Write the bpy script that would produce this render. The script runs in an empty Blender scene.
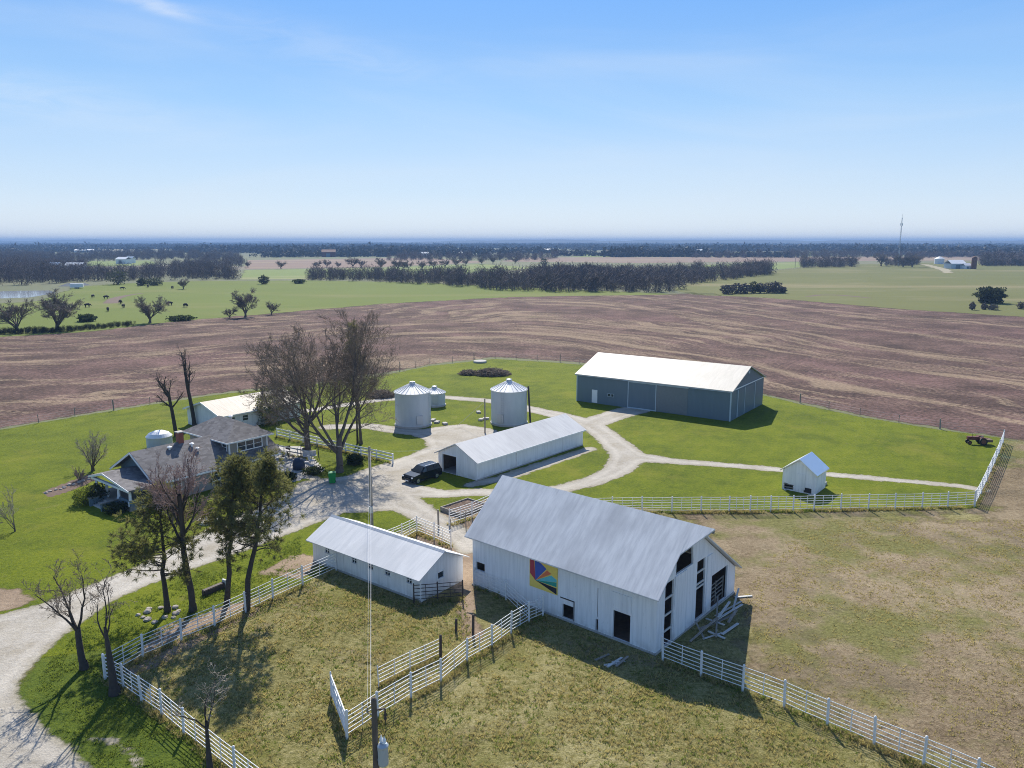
import bpy, bmesh, math, random
import numpy as np
from mathutils import Vector, Matrix
from mathutils.geometry import tessellate_polygon

R = math.radians
SC = bpy.context.scene
COL = SC.collection
rng = np.random.default_rng(7)
random.seed(7)

# ---------------------------------------------------------------- camera model (drone at 25 m)
CAM_H, FPX = 25.0, 772.0
PITCH = math.atan(142.5 / FPX)
CP, SP = math.cos(PITCH), math.sin(PITCH)

def g(px, py, z=0.0):
    """ground point seen at a pixel of the photograph"""
    a = (px - 512) / FPX; b = (384 - py) / FPX
    dy, dz = CP + b * SP, -SP + b * CP
    t = (z - CAM_H) / dz
    return (a * t, dy * t)

def gs(pts): return [g(*p) for p in pts]

# ---------------------------------------------------------------- bookkeeping
def tag(o, label=None, cat=None, group=None, kind=None):
    if label: o['label'] = label
    if cat: o['category'] = cat
    if group: o['group'] = group
    if kind: o['kind'] = kind
    return o

def thing(name, label, cat, loc=(0, 0, 0), rz=0.0, group=None):
    o = bpy.data.objects.new(name, None); COL.objects.link(o)
    o.empty_display_size = .3
    o.location = loc; o.rotation_euler = (0, 0, rz)
    return tag(o, label, cat, group)

def copy_tree(o, parent=None):
    c = o.copy(); COL.objects.link(c)
    if parent: c.parent = parent
    for ch in list(o.children): copy_tree(ch, c)
    return c

class MB:
    """collects shapes into one mesh"""
    def __init__(s): s.v = []; s.f = []; s.mi = []; s.segs = []; s.m = 0
    def add(s, vs, fs):
        n = len(s.v); s.v += [tuple(map(float, v)) for v in vs]
        s.f += [tuple(i + n for i in f) for f in fs]; s.mi += [s.m] * len(fs); return s
    def box(s, x0, x1, y0, y1, z0, z1):
        vs = [(x, y, z) for x in (x0, x1) for y in (y0, y1) for z in (z0, z1)]
        return s.add(vs, [(0, 1, 3, 2), (4, 6, 7, 5), (0, 4, 5, 1), (2, 3, 7, 6), (0, 2, 6, 4), (1, 5, 7, 3)])
    def bar(s, p, q, w, h=None, up=(0, 0, 1)):
        h = h or w
        p, q = Vector(p), Vector(q); d = (q - p).normalized(); u = Vector(up)
        if abs(d.dot(u)) > .98: u = Vector((0, 1, 0))
        a = d.cross(u).normalized() * w / 2; b = a.normalized().cross(d) * h / 2
        vs = [e + i * a + j * b for e in (p, q) for i in (-1, 1) for j in (-1, 1)]
        return s.add(vs, [(0, 1, 3, 2), (4, 6, 7, 5), (0, 4, 5, 1), (2, 3, 7, 6), (0, 2, 6, 4), (1, 5, 7, 3)])
    def tube(s, pts, rs, n=8, cap=True):
        pts = [Vector(p) for p in pts]; k = len(pts)
        if not isinstance(rs, (list, tuple)): rs = [rs] * k
        vs = []
        for i, p in enumerate(pts):
            d = (pts[min(i + 1, k - 1)] - pts[max(i - 1, 0)]).normalized()
            u = Vector((0, 0, 1)) if abs(d.z) < .95 else Vector((1, 0, 0))
            a = d.cross(u).normalized(); b = a.cross(d)
            for j in range(n):
                t = 2 * math.pi * j / n
                vs.append(p + (a * math.cos(t) + b * math.sin(t)) * rs[i])
        fs = [(i * n + j, i * n + (j + 1) % n, (i + 1) * n + (j + 1) % n, (i + 1) * n + j) for i in range(k - 1) for j in range(n)]
        if cap: fs += [tuple(range(n))[::-1], tuple((k - 1) * n + j for j in range(n))]
        return s.add(vs, fs)
    def lathe(s, prof, n=24, c=(0, 0), cap=True):
        vs = [(c[0] + r * math.cos(2 * math.pi * j / n), c[1] + r * math.sin(2 * math.pi * j / n), z) for r, z in prof for j in range(n)]
        k = len(prof)
        fs = [(i * n + j, i * n + (j + 1) % n, (i + 1) * n + (j + 1) % n, (i + 1) * n + j) for i in range(k - 1) for j in range(n)]
        if cap: fs += [tuple(range(n))[::-1], tuple((k - 1) * n + j for j in range(n))]
        return s.add(vs, fs)
    def prism(s, prof, fn, a0, a1):
        """prof: 2D polygon, fn(u, w, a) -> 3D, extruded from a0 to a1"""
        n = len(prof); vs = [fn(u, w, a) for a in (a0, a1) for u, w in prof]
        tri = tessellate_polygon([[Vector((u, w, 0)) for u, w in prof]])
        fs = [tuple(t) for t in tri] + [tuple(i + n for i in t)[::-1] for t in tri]
        fs += [(i, (i + 1) % n, n + (i + 1) % n, n + i) for i in range(n)]
        return s.add(vs, fs)
    def wall(s, o, u, nrm, outer, holes=(), t=.12):
        """wall panel with real openings; o origin, u horizontal direction, nrm outward"""
        o, u, nrm = Vector(o), Vector(u), Vector(nrm); z = Vector((0, 0, 1))
        loops = [list(outer)] + [list(h) for h in holes]
        flat = [p for l in loops for p in l]; n = len(flat)
        tri = tessellate_polygon([[Vector((a, b, 0)) for a, b in l] for l in loops])
        vs = [o + u * a + z * b for a, b in flat] + [o + u * a + z * b - nrm * t for a, b in flat]
        fs = [tuple(q) for q in tri]
        k = 0
        for l in loops:
            m = len(l)
            fs += [(k + i, k + (i + 1) % m, n + k + (i + 1) % m, n + k + i) for i in range(m)]
            k += m
        s.add(vs, fs); m0 = s.m; s.m = 1  # inner faces take a dark tone: interior shade put into the colour
        fb = [tuple(i + n for i in q)[::-1] for q in tri]; N = len(s.v) - 2 * n
        s.f += [tuple(i + N for i in f) for f in fb]; s.mi += [1] * len(fb); s.m = m0
        return s
    def seg(s, P0, P1, R0, R1, n=4):
        """many independent tapered segments, numpy arrays"""
        s.segs.append((np.asarray(P0, float), np.asarray(P1, float), np.asarray(R0, float), np.asarray(R1, float), n)); return s
    def build(s, name, mats, parent=None, smooth=False, loc=None, rz=0, bevel=0):
        me = bpy.data.meshes.new(name)
        if s.segs:
            V, Q = [np.array(s.v, float).reshape(-1, 3)], []
            base = len(s.v)
            for P0, P1, R0, R1, n in s.segs:
                d = P1 - P0; L = np.linalg.norm(d, axis=1, keepdims=True) + 1e-9; d = d / L
                up = np.where(np.abs(d[:, 2:3]) < .9, np.array([[0, 0, 1.]]), np.array([[1., 0, 0]]))
                a = np.cross(d, up); a /= np.linalg.norm(a, axis=1, keepdims=True); b = np.cross(a, d)
                ang = 2 * np.pi * np.arange(n) / n
                ring = a[:, None] * np.cos(ang)[None, :, None] + b[:, None] * np.sin(ang)[None, :, None]
                v = np.stack([P0[:, None] + ring * R0[:, None, None], P1[:, None] + ring * R1[:, None, None]], 1)
                m = len(P0); V.append(v.reshape(-1, 3))
                off = base + np.arange(m)[:, None] * 2 * n; j = np.arange(n)[None]
                q = np.stack([off + j, off + (j + 1) % n, off + n + (j + 1) % n, off + n + j], -1)
                Q.append(q.reshape(-1, 4)); base += m * 2 * n
            V = np.concatenate(V); Q = np.concatenate(Q)
            lens = [len(f) for f in s.f] + [4] * len(Q)
            idx = np.concatenate([np.array([i for f in s.f for i in f], int), Q.ravel()])
            fill_mesh(me, V, idx, np.array(lens))
            mi = np.array(s.mi + [s.m] * len(Q))
        else:
            me.from_pydata(s.v, [], s.f); mi = np.array(s.mi)
        if not isinstance(mats, (list, tuple)): mats = [mats]
        for m in mats: me.materials.append(m)
        if len(mats) > 1 and len(mi): me.polygons.foreach_set('material_index', mi.astype(np.int32))
        if bevel or not s.segs:
            bm = bmesh.new(); bm.from_mesh(me)
            bmesh.ops.recalc_face_normals(bm, faces=bm.faces)
            if bevel:
                bmesh.ops.bevel(bm, geom=bm.edges[:], offset=bevel, segments=2, affect='EDGES', clamp_overlap=True)
            bm.to_mesh(me); bm.free()
        if smooth: me.polygons.foreach_set('use_smooth', [True] * len(me.polygons))
        me.update()
        o = bpy.data.objects.new(name, me); COL.objects.link(o)
        if parent: o.parent = parent
        if loc is not None: o.location = loc
        o.rotation_euler.z = rz
        return o

def fill_mesh(me, V, idx, lens):
    me.vertices.add(len(V)); me.vertices.foreach_set('co', np.asarray(V, np.float32).ravel())
    me.loops.add(len(idx)); me.loops.foreach_set('vertex_index', np.asarray(idx, np.int32))
    me.polygons.add(len(lens))
    st = np.concatenate([[0], np.cumsum(lens)[:-1]])
    me.polygons.foreach_set('loop_start', st.astype(np.int32)); me.polygons.foreach_set('loop_total', np.asarray(lens, np.int32))
    me.update(calc_edges=True)

# ---------------------------------------------------------------- node helpers
class NT:
    def __init__(s, name):
        s.mat = bpy.data.materials.new(name); s.mat.use_nodes = True
        s.t = s.mat.node_tree; s.n = s.t.nodes; s.l = s.t.links
        s.b = s.n['Principled BSDF']; s.out = s.n['Material Output']
        s.co = s.n.new('ShaderNodeTexCoord').outputs['Object']
    def put(s, sock, v):
        if hasattr(v, 'links') or isinstance(v, bpy.types.NodeSocket): s.l.new(v, sock)
        elif isinstance(v, (tuple, list)) and len(v) == 3 and sock.type == 'RGBA': sock.default_value = (*v, 1)
        else: sock.default_value = v
    def math(s, op, a, b=0, c=None, clamp=False):
        n = s.n.new('ShaderNodeMath'); n.operation = op; n.use_clamp = clamp
        s.put(n.inputs[0], a); s.put(n.inputs[1], b)
        if c is not None: s.put(n.inputs[2], c)
        return n.outputs[0]
    def map(s, loc=(0, 0, 0), rot=(0, 0, 0), scale=(1, 1, 1), vec=None):
        n = s.n.new('ShaderNodeMapping'); s.l.new(vec or s.co, n.inputs[0])
        n.inputs[1].default_value = loc; n.inputs[2].default_value = rot; n.inputs[3].default_value = scale
        return n.outputs[0]
    def noise(s, scale, detail=4, rough=.55, vec=None, dist=0, col=False):
        n = s.n.new('ShaderNodeTexNoise'); n.inputs['Scale'].default_value = scale
        n.inputs['Detail'].default_value = detail; n.inputs['Roughness'].default_value = rough
        n.inputs['Distortion'].default_value = dist
        s.l.new(vec or s.co, n.inputs['Vector']); return n.outputs['Color' if col else 'Fac']
    def vor(s, scale, feat='F1', out='Distance', vec=None):
        n = s.n.new('ShaderNodeTexVoronoi'); n.feature = feat; n.inputs['Scale'].default_value = scale
        s.l.new(vec or s.co, n.inputs['Vector']); return n.outputs[out]
    def wave(s, scale, dist=0, detail=2, dscale=1, vec=None, axis='X', prof='SIN'):
        n = s.n.new('ShaderNodeTexWave'); n.bands_direction = axis; n.wave_profile = prof
        n.inputs['Scale'].default_value = scale; n.inputs['Distortion'].default_value = dist
        n.inputs['Detail'].default_value = detail; n.inputs['Detail Scale'].default_value = dscale
        s.l.new(vec or s.co, n.inputs['Vector']); return n.outputs['Fac']
    def ramp(s, fac, stops, interp='LINEAR'):
        n = s.n.new('ShaderNodeValToRGB'); n.color_ramp.interpolation = interp; e = n.color_ramp.elements
        while len(e) < len(stops): e.new(.5)
        for el, (p, c) in zip(e, stops):
            el.position = p; el.color = (*c, 1) if isinstance(c, tuple) else (c, c, c, 1)
        s.put(n.inputs[0], fac); return n.outputs[0]
    def step(s, fac, lo, hi):
        n = s.n.new('ShaderNodeMapRange'); n.interpolation_type = 'SMOOTHSTEP'; s.put(n.inputs[0], fac)
        n.inputs[1].default_value = lo; n.inputs[2].default_value = hi; return n.outputs[0]
    def mix(s, fac, a, b, mode='MIX'):
        n = s.n.new('ShaderNodeMix'); n.data_type = 'RGBA'; n.blend_type = mode
        s.put(n.inputs[0], fac); s.put(n.inputs[6], a); s.put(n.inputs[7], b); return n.outputs[2]
    def attr(s, name):
        n = s.n.new('ShaderNodeAttribute'); n.attribute_name = name; return n.outputs['Fac']
    def bump(s, h, strength=.5, dist=.1):
        n = s.n.new('ShaderNodeBump'); n.inputs['Strength'].default_value = strength
        n.inputs['Distance'].default_value = dist; s.l.new(h, n.inputs['Height'])
        s.l.new(n.outputs[0], s.b.inputs['Normal']); return s
    def done(s, col, rough=.8, metal=0, spec=.3):
        s.put(s.b.inputs['Base Color'], col); s.put(s.b.inputs['Roughness'], rough)
        s.put(s.b.inputs['Metallic'], metal); s.b.inputs['Specular IOR Level'].default_value = spec
        return s.mat
    def edge(s, amp, soft, scale=.8, scale2=.15, amp2=0.0):
        """ragged fading rim of a ground sheet from its signed-distance attribute"""
        a = s.attr('sd'); n1 = s.math('SUBTRACT', s.noise(scale, 5, .65), .5)
        v = s.math('ADD', a, s.math('MULTIPLY', n1, amp * 2))
        if amp2:
            n2 = s.math('SUBTRACT', s.noise(scale2, 3), .5)
            v = s.math('ADD', v, s.math('MULTIPLY', n2, amp2 * 2))
        f = s.step(v, -soft, soft)
        tr = s.n.new('ShaderNodeBsdfTransparent'); mx = s.n.new('ShaderNodeMixShader')
        s.l.new(f, mx.inputs[0]); s.l.new(tr.outputs[0], mx.inputs[1]); s.l.new(s.b.outputs[0], mx.inputs[2])
        s.l.new(mx.outputs[0], s.out.inputs['Surface']); return s

def plain(name, col, rough=.6, metal=0, var=.15, scale=3., spec=.4):
    m = NT(name); n = m.noise(scale, 4)
    c = m.mix(n, tuple(x * (1 - var) for x in col), tuple(min(1, x * (1 + var)) for x in col))
    return m.done(c, rough, metal, spec)

# ---------------------------------------------------------------- materials
M = {}
def leafy(name, col, var=.4, scale=.6, tr=.45, boost=1.5):
    m = NT(name); n = m.noise(scale, 4)
    c = m.mix(n, tuple(x * (1 - var) for x in col), tuple(min(1, x * (1 + var)) for x in col)); m.done(c, .85, 0, .2)
    t = m.n.new('ShaderNodeBsdfTranslucent'); m.l.new(m.mix(1.0, c, (boost, boost, boost * .7), 'MULTIPLY'), t.inputs[0])
    x = m.n.new('ShaderNodeMixShader'); x.inputs[0].default_value = tr
    m.l.new(m.b.outputs[0], x.inputs[1]); m.l.new(t.outputs[0], x.inputs[2]); m.l.new(x.outputs[0], m.out.inputs['Surface'])
    return m.mat
def white_boards(name, a, b, dirt, axis_scale=5.5):
    m = NT(name)
    # vertical boards: lines in both horizontal directions of the building's own axes
    wx = m.wave(axis_scale / 2, 0, 0, vec=m.co, axis='X'); wy = m.wave(axis_scale / 2, 0, 0, vec=m.co, axis='Y')
    st = m.noise(1.2, 4, .6, vec=m.map(scale=(4, 4, .25)))
    c = m.mix(m.step(st, .35, .7), a, b)
    low = m.n.new('ShaderNodeSeparateXYZ'); m.l.new(m.co, low.inputs[0])
    grime = m.math('MULTIPLY', m.step(low.outputs[2], .9, .0), m.step(m.noise(1.5, 5), .35, .65))
    c = m.mix(m.math('MULTIPLY', grime, .5), c, dirt)
    pe = m.step(m.noise(9, 5, .7, vec=m.map(scale=(1, 1, .2))), .6, .68)
    c = m.mix(m.math('MULTIPLY', pe, .35), c, dirt)
    h = m.math('MINIMUM', m.step(wx, 0, .12), m.step(wy, 0, .12))
    m.bump(h, .55, .03)
    return m.done(c, .75)
M['barnboard'] = white_boards('weathered_white_boards', (.84, .845, .85), (.72, .73, .74), (.42, .39, .35))
M['whiteboard'] = white_boards('white_siding', (.82, .82, .81), (.72, .72, .71), (.45, .43, .38), 4.0)
M['white'] = plain('white_paint', (.8, .8, .79), .5, 0, .06)
M['pipewhite'] = plain('white_pipe_paint', (.72, .72, .70), .5, 0, .22, 3)

def metal_roof(name, a, b, rot_axis, rib=3.0, rough=.42, metal=.25, streak=.35):
    m = NT(name)
    vec = m.map(scale=(.5, 4, 1) if rot_axis == 'Y' else (4, .5, 1))
    st = m.noise(.8, 5, .6, vec=vec)
    big = m.noise(.25, 3)
    c = m.mix(m.step(st, .3, .75), a, b)
    c = m.mix(m.math('MULTIPLY', m.step(big, .45, .7), streak), c, tuple(x * .8 for x in b))
    sh = m.vor(1.0, out='Color', vec=m.map(scale=(1/2.6, 1/.7, .01) if rot_axis == 'Y' else (1/.7, 1/2.6, .01)))
    shs = m.n.new('ShaderNodeSeparateColor'); m.l.new(sh, shs.inputs[0]); c = m.mix(.22, c, m.ramp(shs.outputs[0], [(0, .3), (1, .7)]), 'SOFT_LIGHT')
    m.bump(m.step(m.wave(rib / 2, 0, 0, axis=rot_axis), .55, .95), .14, .03)
    return m.done(c, rough, metal, .4)
M['barnroof'] = metal_roof('galvanised_roof', (.72, .715, .70), (.55, .55, .55), 'Y', 3.2, .6, .0, .6)
M['shedroof'] = metal_roof('white_metal_roof', (.66, .66, .66), (.56, .57, .58), 'Y', 2.2, .5, .05)
M['garageroof'] = metal_roof('white_shingle_roof', (.62, .61, .59), (.54, .53, .52), 'X', 2.2, .6, .0)
M['cream_roof'] = metal_roof('cream_metal_roof', (.50, .465, .405), (.45, .42, .365), 'Y', 2.0, .6, .0, .15)
M['tan_roof'] = metal_roof('tan_shed_roof', (.36, .305, .25), (.27, .225, .185), 'X', 2.0, .6, .0)
m = NT('slate_metal_siding')
c = m.mix(m.noise(.6, 4, vec=m.map(scale=(3, 3, .3))), (.115, .165, .20), (.15, .20, .235))
h = m.math('MAXIMUM', m.step(m.wave(1.7, 0, 0, axis='X'), .75, .98), m.step(m.wave(1.7, 0, 0, axis='Y'), .75, .98))
m.bump(h, .6, .03); M['slate'] = m.done(c, .45)
M['slate_trim'] = plain('pale_blue_trim', (.42, .50, .55), .5)
M['grey_door'] = plain('grey_sliding_door', (.17, .19, .20), .5)
m = NT('grey_shingles')
sh = m.vor(1, out='Color', vec=m.map(scale=(2.4, 2.4, 6)))
c = m.mix(m.noise(1.2, 5), (.125, .118, .118), (.20, .187, .184)); shs = m.n.new('ShaderNodeSeparateColor'); m.l.new(sh, shs.inputs[0]); c = m.mix(.45, c, m.ramp(shs.outputs[0], [(0, .15), (1, .85)]), 'SOFT_LIGHT')
m.bump(m.noise(14, 3), .4, .02); M['shingle'] = m.done(c, .9)
m = NT('tan_siding')
w = m.wave(3.4, 0, 0, axis='Z', prof='SAW')
c = m.mix(m.noise(2, 4), (.27, .25, .22), (.34, .31, .28)); m.bump(w, .5, .03); M['siding'] = m.done(c, .7)
M['bluesiding'] = plain('slate_blue_shingles', (.13, .18, .21), .8, 0, .25, 6)
M['brick'] = plain('red_brick', (.28, .10, .07), .9, 0, .35, 14)
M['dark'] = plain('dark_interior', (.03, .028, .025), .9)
M['oldwood'] = plain('grey_weathered_wood', (.26, .235, .20), .9, 0, .4, 5)
M['palewood'] = plain('bleached_board', (.52, .52, .50), .85, 0, .25, 4)
M['wood_and_inner_dark'] = plain('brown_timber_and_inner_dark', (.13, .09, .06), .9, 0, .4, 5)  # real timber, and the painted darkness on inner wall faces
M['rust'] = plain('rusty_steel', (.16, .075, .05), .8, .2, .5, 8)
M['darkpipe'] = plain('dark_pipe', (.07, .055, .05), .7, .2, .4, 6)
m = NT('galvanised_corrugation')
c = m.mix(m.noise(1.1, 5, .6, vec=m.map(scale=(2, 2, .6))), (.50, .54, .57), (.64, .67, .69))
m.bump(m.wave(4.7, 0, 0, axis='Z'), .55, .04); M['galv'] = m.done(c, .55, .08)
m = NT('bin_roof_metal'); c = m.mix(m.noise(2.5, 4), (.66, .66, .66), (.78, .78, .77)); M['binroof'] = m.done(c, .55, .05)
M['concrete'] = plain('concrete', (.42, .40, .37), .9, 0, .2, 2)
M['pole'] = plain('creosote_pole', (.12, .095, .075), .9, 0, .35, 3)
M['steelgrey'] = plain('grey_enamel', (.42, .46, .50), .35, .2, .06)
M['black'] = plain('black_rubber', (.02, .02, .022), .7)
M['wire'] = plain('aluminium_wire', (.62, .62, .62), .45, .2)
m = NT('window_glass'); M['glass'] = m.done(m.mix(m.noise(1.5, 2), (.02, .028, .035), (.05, .06, .07)), .06, 0, .6)
M['carpaint'] = NT('dark_car_paint').done((.012, .016, .022), .18, .3, .6)
M['chrome'] = NT('bright_rim').done((.62, .63, .65), .3, .8)
M['lamp_glass'] = NT('headlight_glass').done((.75, .77, .8), .12, 0, .7)
M['tail'] = NT('tail_light').done((.35, .02, .02), .2, 0, .6)
M['green_bin'] = plain('green_plastic', (.01, .25, .05), .45, 0, .1)
M['bark'] = plain('grey_brown_bark', (.12, .095, .075), .95, 0, .45, 5)
M['darkbark'] = plain('dark_bark', (.06, .05, .043), .95, 0, .45, 5)
M['twig'] = plain('bare_twigs', (.21, .165, .125), .95, 0, .3, 1)
M['palewtwig'] = plain('pale_twigs', (.32, .28, .23), .95, 0, .3, 1)
M['pinktwig'] = plain('reddish_twigs', (.34, .24, .215), .95, 0, .3, 1)
M['fartwig'] = plain('far_bare_twigs', (.19, .16, .135), .95, 0, .35, .05)
M['woodtwig'] = plain('wood_belt_twigs', (.125, .105, .10), .95, 0, .45, .05)
M['farwood'] = plain('distant_trees', (.075, .072, .06), .95, 0, .6, .006)
M['needle'] = leafy('pine_needles', (.155, .155, .068), .45, .9, .45, 1.5)
M['cedar'] = leafy('cedar_foliage', (.035, .045, .028))
M['shrub'] = leafy('yellow_green_leaves', (.16, .19, .035))
M['shrubdark'] = leafy('dark_leaves', (.035, .05, .02))
M['drygrass'] = leafy('dry_grass_blades', (.36, .30, .15))
M['greengrass'] = leafy('green_grass_blades', (.15, .19, .04))
M['mulch'] = plain('mulch', (.13, .085, .06), .95, 0, .5, 3)
M['cow'] = plain('black_cow_coat', (.018, .015, .014), .8)
M['stone'] = plain('field_stone', (.36, .32, .28), .9, 0, .35, 2)
M['cushion'] = plain('pale_cushion', (.62, .58, .55), .8)
M['navy'] = plain('dark_blue_cover', (.03, .045, .08), .6)
M['red'] = plain('faded_red_paint', (.13, .035, .028), .6, 0, .3, 5)
M['farwhite'] = plain('far_white_walls', (.78, .78, .78), .6, 0, .05)

# ---- ground materials
def grassy(name, stops, clump=.9, bump=.8):
    m = NT(name)
    big = m.noise(.045, 4, .6); mid = m.noise(.33, 5, .65); fine = m.noise(3.2, 6, .75); tiny = m.noise(11, 4, .7)
    v = m.math('ADD', m.math('MULTIPLY', big, .55), m.math('MULTIPLY', mid, .45))
    v = m.math('ADD', v, m.math('MULTIPLY', m.math('SUBTRACT', fine, .5), clump))
    v = m.math('ADD', v, m.math('MULTIPLY', m.math('SUBTRACT', tiny, .5), clump * .7))
    c = m.ramp(v, stops)
    m.bump(m.math('ADD', m.math('MULTIPLY', fine, .6), m.math('MULTIPLY', tiny, .4)), bump, .22)
    return m, c
# open farmland out to the horizon
m = NT('farmland'); cell = m.vor(.0016, out='Color', vec=m.map(scale=(1, 1.3, 1), rot=(0, 0, .2)))
hs = m.n.new('ShaderNodeSeparateColor'); m.l.new(cell, hs.inputs[0])
c = m.ramp(hs.outputs[0], [(0, (.10, .12, .05)), (.3, (.15, .155, .07)), (.5, (.19, .155, .11)), (.7, (.12, .14, .05)), (1, (.20, .17, .12))], 'CONSTANT')
c = m.mix(.45, c, m.ramp(m.noise(.02, 6, .65), [(.3, (.10, .11, .05)), (.7, (.19, .165, .10))]))
M['farmland'] = m.done(c, .95)
# grazed paddock: straw, olive and worn soil
m, c = grassy('paddock_turf', [(.2, (0.0600, 0.0541, 0.0178)), (.38, (0.1520, 0.1394, 0.0444)), (.5, (0.2400, 0.2132, 0.0814)), (.64, (0.3440, 0.2993, 0.1406)), (.85, (0.4320, 0.3854, 0.2146))], .95, 1.0)
gr = m.step(m.noise(.11, 5, .6), .50, .64)
c = m.mix(m.math('MULTIPLY', gr, .75), c, m.ramp(m.noise(3.5, 5, .75), [(.3, (.055, .062, .012)), (.5, (.15, .155, .03)), (.7, (.27, .24, .08))]))
so_ = m.step(m.math('ADD', m.math('MULTIPLY', m.noise(.13, 6, .7), .7), m.math('MULTIPLY', m.noise(1.3, 4, .7), .3)), .53, .63)
c = m.mix(m.math('MULTIPLY', so_, .6), c, m.ramp(m.noise(4, 4, .7), [(.3, (.11, .08, .045)), (.7, (.36, .285, .19))]))
M['paddock'] = m.done(c, .95, 0, .1)
m, c = grassy('dry_lot', [(.2, (0.0855, 0.0616, 0.0352)), (.4, (0.2115, 0.1584, 0.0950)), (.58, (0.3195, 0.2508, 0.1584)), (.85, (0.4230, 0.3432, 0.2332))], .85, .9)
sp = m.step(m.math('ADD', m.math('MULTIPLY', m.noise(.16, 5, .65), .6), m.math('MULTIPLY', m.noise(.05, 3), .4)), .48, .585)
c = m.mix(m.math('MULTIPLY', sp, .85), c, m.ramp(m.noise(3.5, 5, .75), [(.3, (0.0663, 0.0688, 0.0175)), (.5, (0.1560, 0.1591, 0.0420)), (.7, (0.2652, 0.2494, 0.0910))]))
dk = m.step(m.noise(.075, 5, .7), .52, .66); c = m.mix(m.math('MULTIPLY', dk, .55), c, m.ramp(m.noise(4, 5, .75), [(.3, (.06, .048, .032)), (.55, (.15, .122, .075)), (.75, (.30, .245, .16))]))
m.edge(6, 1.5, .35, .06, 7); M['drylot'] = m.done(c, .95, 0, .1)
m, c = grassy('corral_dirt', [(.25, (.17, .12, .08)), (.5, (.31, .23, .16)), (.75, (.44, .345, .25))], .5, .8)
m.edge(1.0, .25, .7, .2, .6); M['dirt'] = m.done(c, .95, 0, .1)
m, c = grassy('mown_lawn', [(.15, (0.0300, 0.0442, 0.0023)), (.38, (0.0841, 0.1165, 0.0038)), (.55, (0.1372, 0.1695, 0.0053)), (.72, (0.1903, 0.2075, 0.0099)), (.9, (0.2832, 0.2559, 0.0418))], .8, .9)
st = m.wave(.22, 6, 3, .35, vec=m.map(rot=(0, 0, R(28)))); c = m.mix(m.math('MULTIPLY', m.math('MULTIPLY', st, m.noise(.05, 3)), .22), c, (.20, .205, .02))
bare = m.step(m.noise(.28, 6, .75), .60, .74); c = m.mix(m.math('MULTIPLY', bare, .45), c, (.28, .23, .09)); dk = m.step(m.noise(.13, 6, .72), .50, .66); c = m.mix(m.math('MULTIPLY', dk, .5), c, (.055, .085, .006)); yl = m.step(m.noise(.07, 6, .72, vec=m.map(loc=(31, 7, 0))), .52, .68); c = m.mix(m.math('MULTIPLY', yl, .4), c, (.24, .22, .03))
m.edge(.7, .2, 1.1, .25, .5); M['lawn'] = m.done(c, .92, 0, .12)
m, c = grassy('rough_lawn', [(.15, (.03, .045, .006)), (.38, (.065, .10, .010)), (.55, (.105, .14, .013)), (.72, (.15, .17, .024)), (.9, (.22, .20, .06))], .7, .9)
m.edge(1.2, .3, .8, .2, .8); M['rough'] = m.done(c, .92, 0, .12)
m, c = grassy('gravel', [(.2, (0.2040, 0.1855, 0.1525)), (.42, (0.3672, 0.3339, 0.2825)), (.6, (0.4692, 0.4346, 0.3785)), (.9, (0.5916, 0.5565, 0.5028))], .6, .6)
c = m.mix(m.math('MULTIPLY', m.step(m.noise(.35, 5, .7), .5, .68), .6), c, (.29, .25, .185))
sdv = m.math('ADD', m.attr('sd'), m.math('MULTIPLY', m.math('SUBTRACT', m.noise(.6, 4), .5), .7))
rim = m.step(sdv, .6, .1); c = m.mix(m.math('MULTIPLY', rim, .4), c, (.27, .235, .14))
rut = m.math('SUBTRACT', 1, m.step(m.math('ABSOLUTE', m.math('SUBTRACT', sdv, .95)), .1, .4)); c = m.mix(m.math('MULTIPLY', rut, .22), c, (.60, .55, .47))
mid_ = m.math('MULTIPLY', m.step(sdv, 1.2, 1.7), m.step(m.noise(.22, 5, .7), .42, .62)); c = m.mix(m.math('MULTIPLY', mid_, .35), c, (.33, .285, .21))
m.edge(.55, .18, 1.4, .3, .4); M['gravel'] = m.done(c, .92, 0, .15)
# crop field: mauve weeds, straw swaths following the contour
m = NT('crop_stubble')
P0 = m.co; wob = m.noise(.012, 4, .55, col=True)
sub = m.n.new('ShaderNodeVectorMath'); sub.operation = 'MULTIPLY_ADD'; m.l.new(wob, sub.inputs[0])
sub.inputs[1].default_value = (46, 46, 0); m.l.new(P0, sub.inputs[2])
sx = m.n.new('ShaderNodeSeparateXYZ'); m.l.new(sub.outputs[0], sx.inputs[0])
def lin(a, b): return m.math('ADD', m.math('MULTIPLY', sx.outputs[0], a), m.math('MULTIPLY', sx.outputs[1], b))
wl = m.step(sx.outputs[0], 70, -110)          # the passes bend round to follow the contour on the left
rad_ = m.math('ADD', m.math('MULTIPLY', lin(.90, .42), m.math('SUBTRACT', 1, wl)), m.math('MULTIPLY', lin(.30, .95), wl))
an_ = m.math('MULTIPLY', m.math('ADD', m.math('MULTIPLY', lin(-.42, .90), m.math('SUBTRACT', 1, wl)), m.math('MULTIPLY', lin(.95, -.30), wl)), .010)
def swath(fr, fa, det=3):
    cb = m.n.new('ShaderNodeCombineXYZ'); m.l.new(m.math('MULTIPLY', rad_, fr), cb.inputs[0]); m.l.new(m.math('MULTIPLY', an_, fa), cb.inputs[1])
    return m.noise(1, det, .6, vec=cb.outputs[0])
sw, sw2, rows = swath(.075, .9), swath(.22, 1.8), swath(.85, 4, 2)
fine = m.noise(1.4, 5, .75); mid = m.noise(.09, 5, .65)
v = m.math('ADD', m.math('MULTIPLY', m.step(sw, .32, .68), .55), m.math('MULTIPLY', m.step(sw2, .3, .7), .45))
v = m.math('ADD', v, m.math('MULTIPLY', m.math('SUBTRACT', rows, .5), .22))
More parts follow.
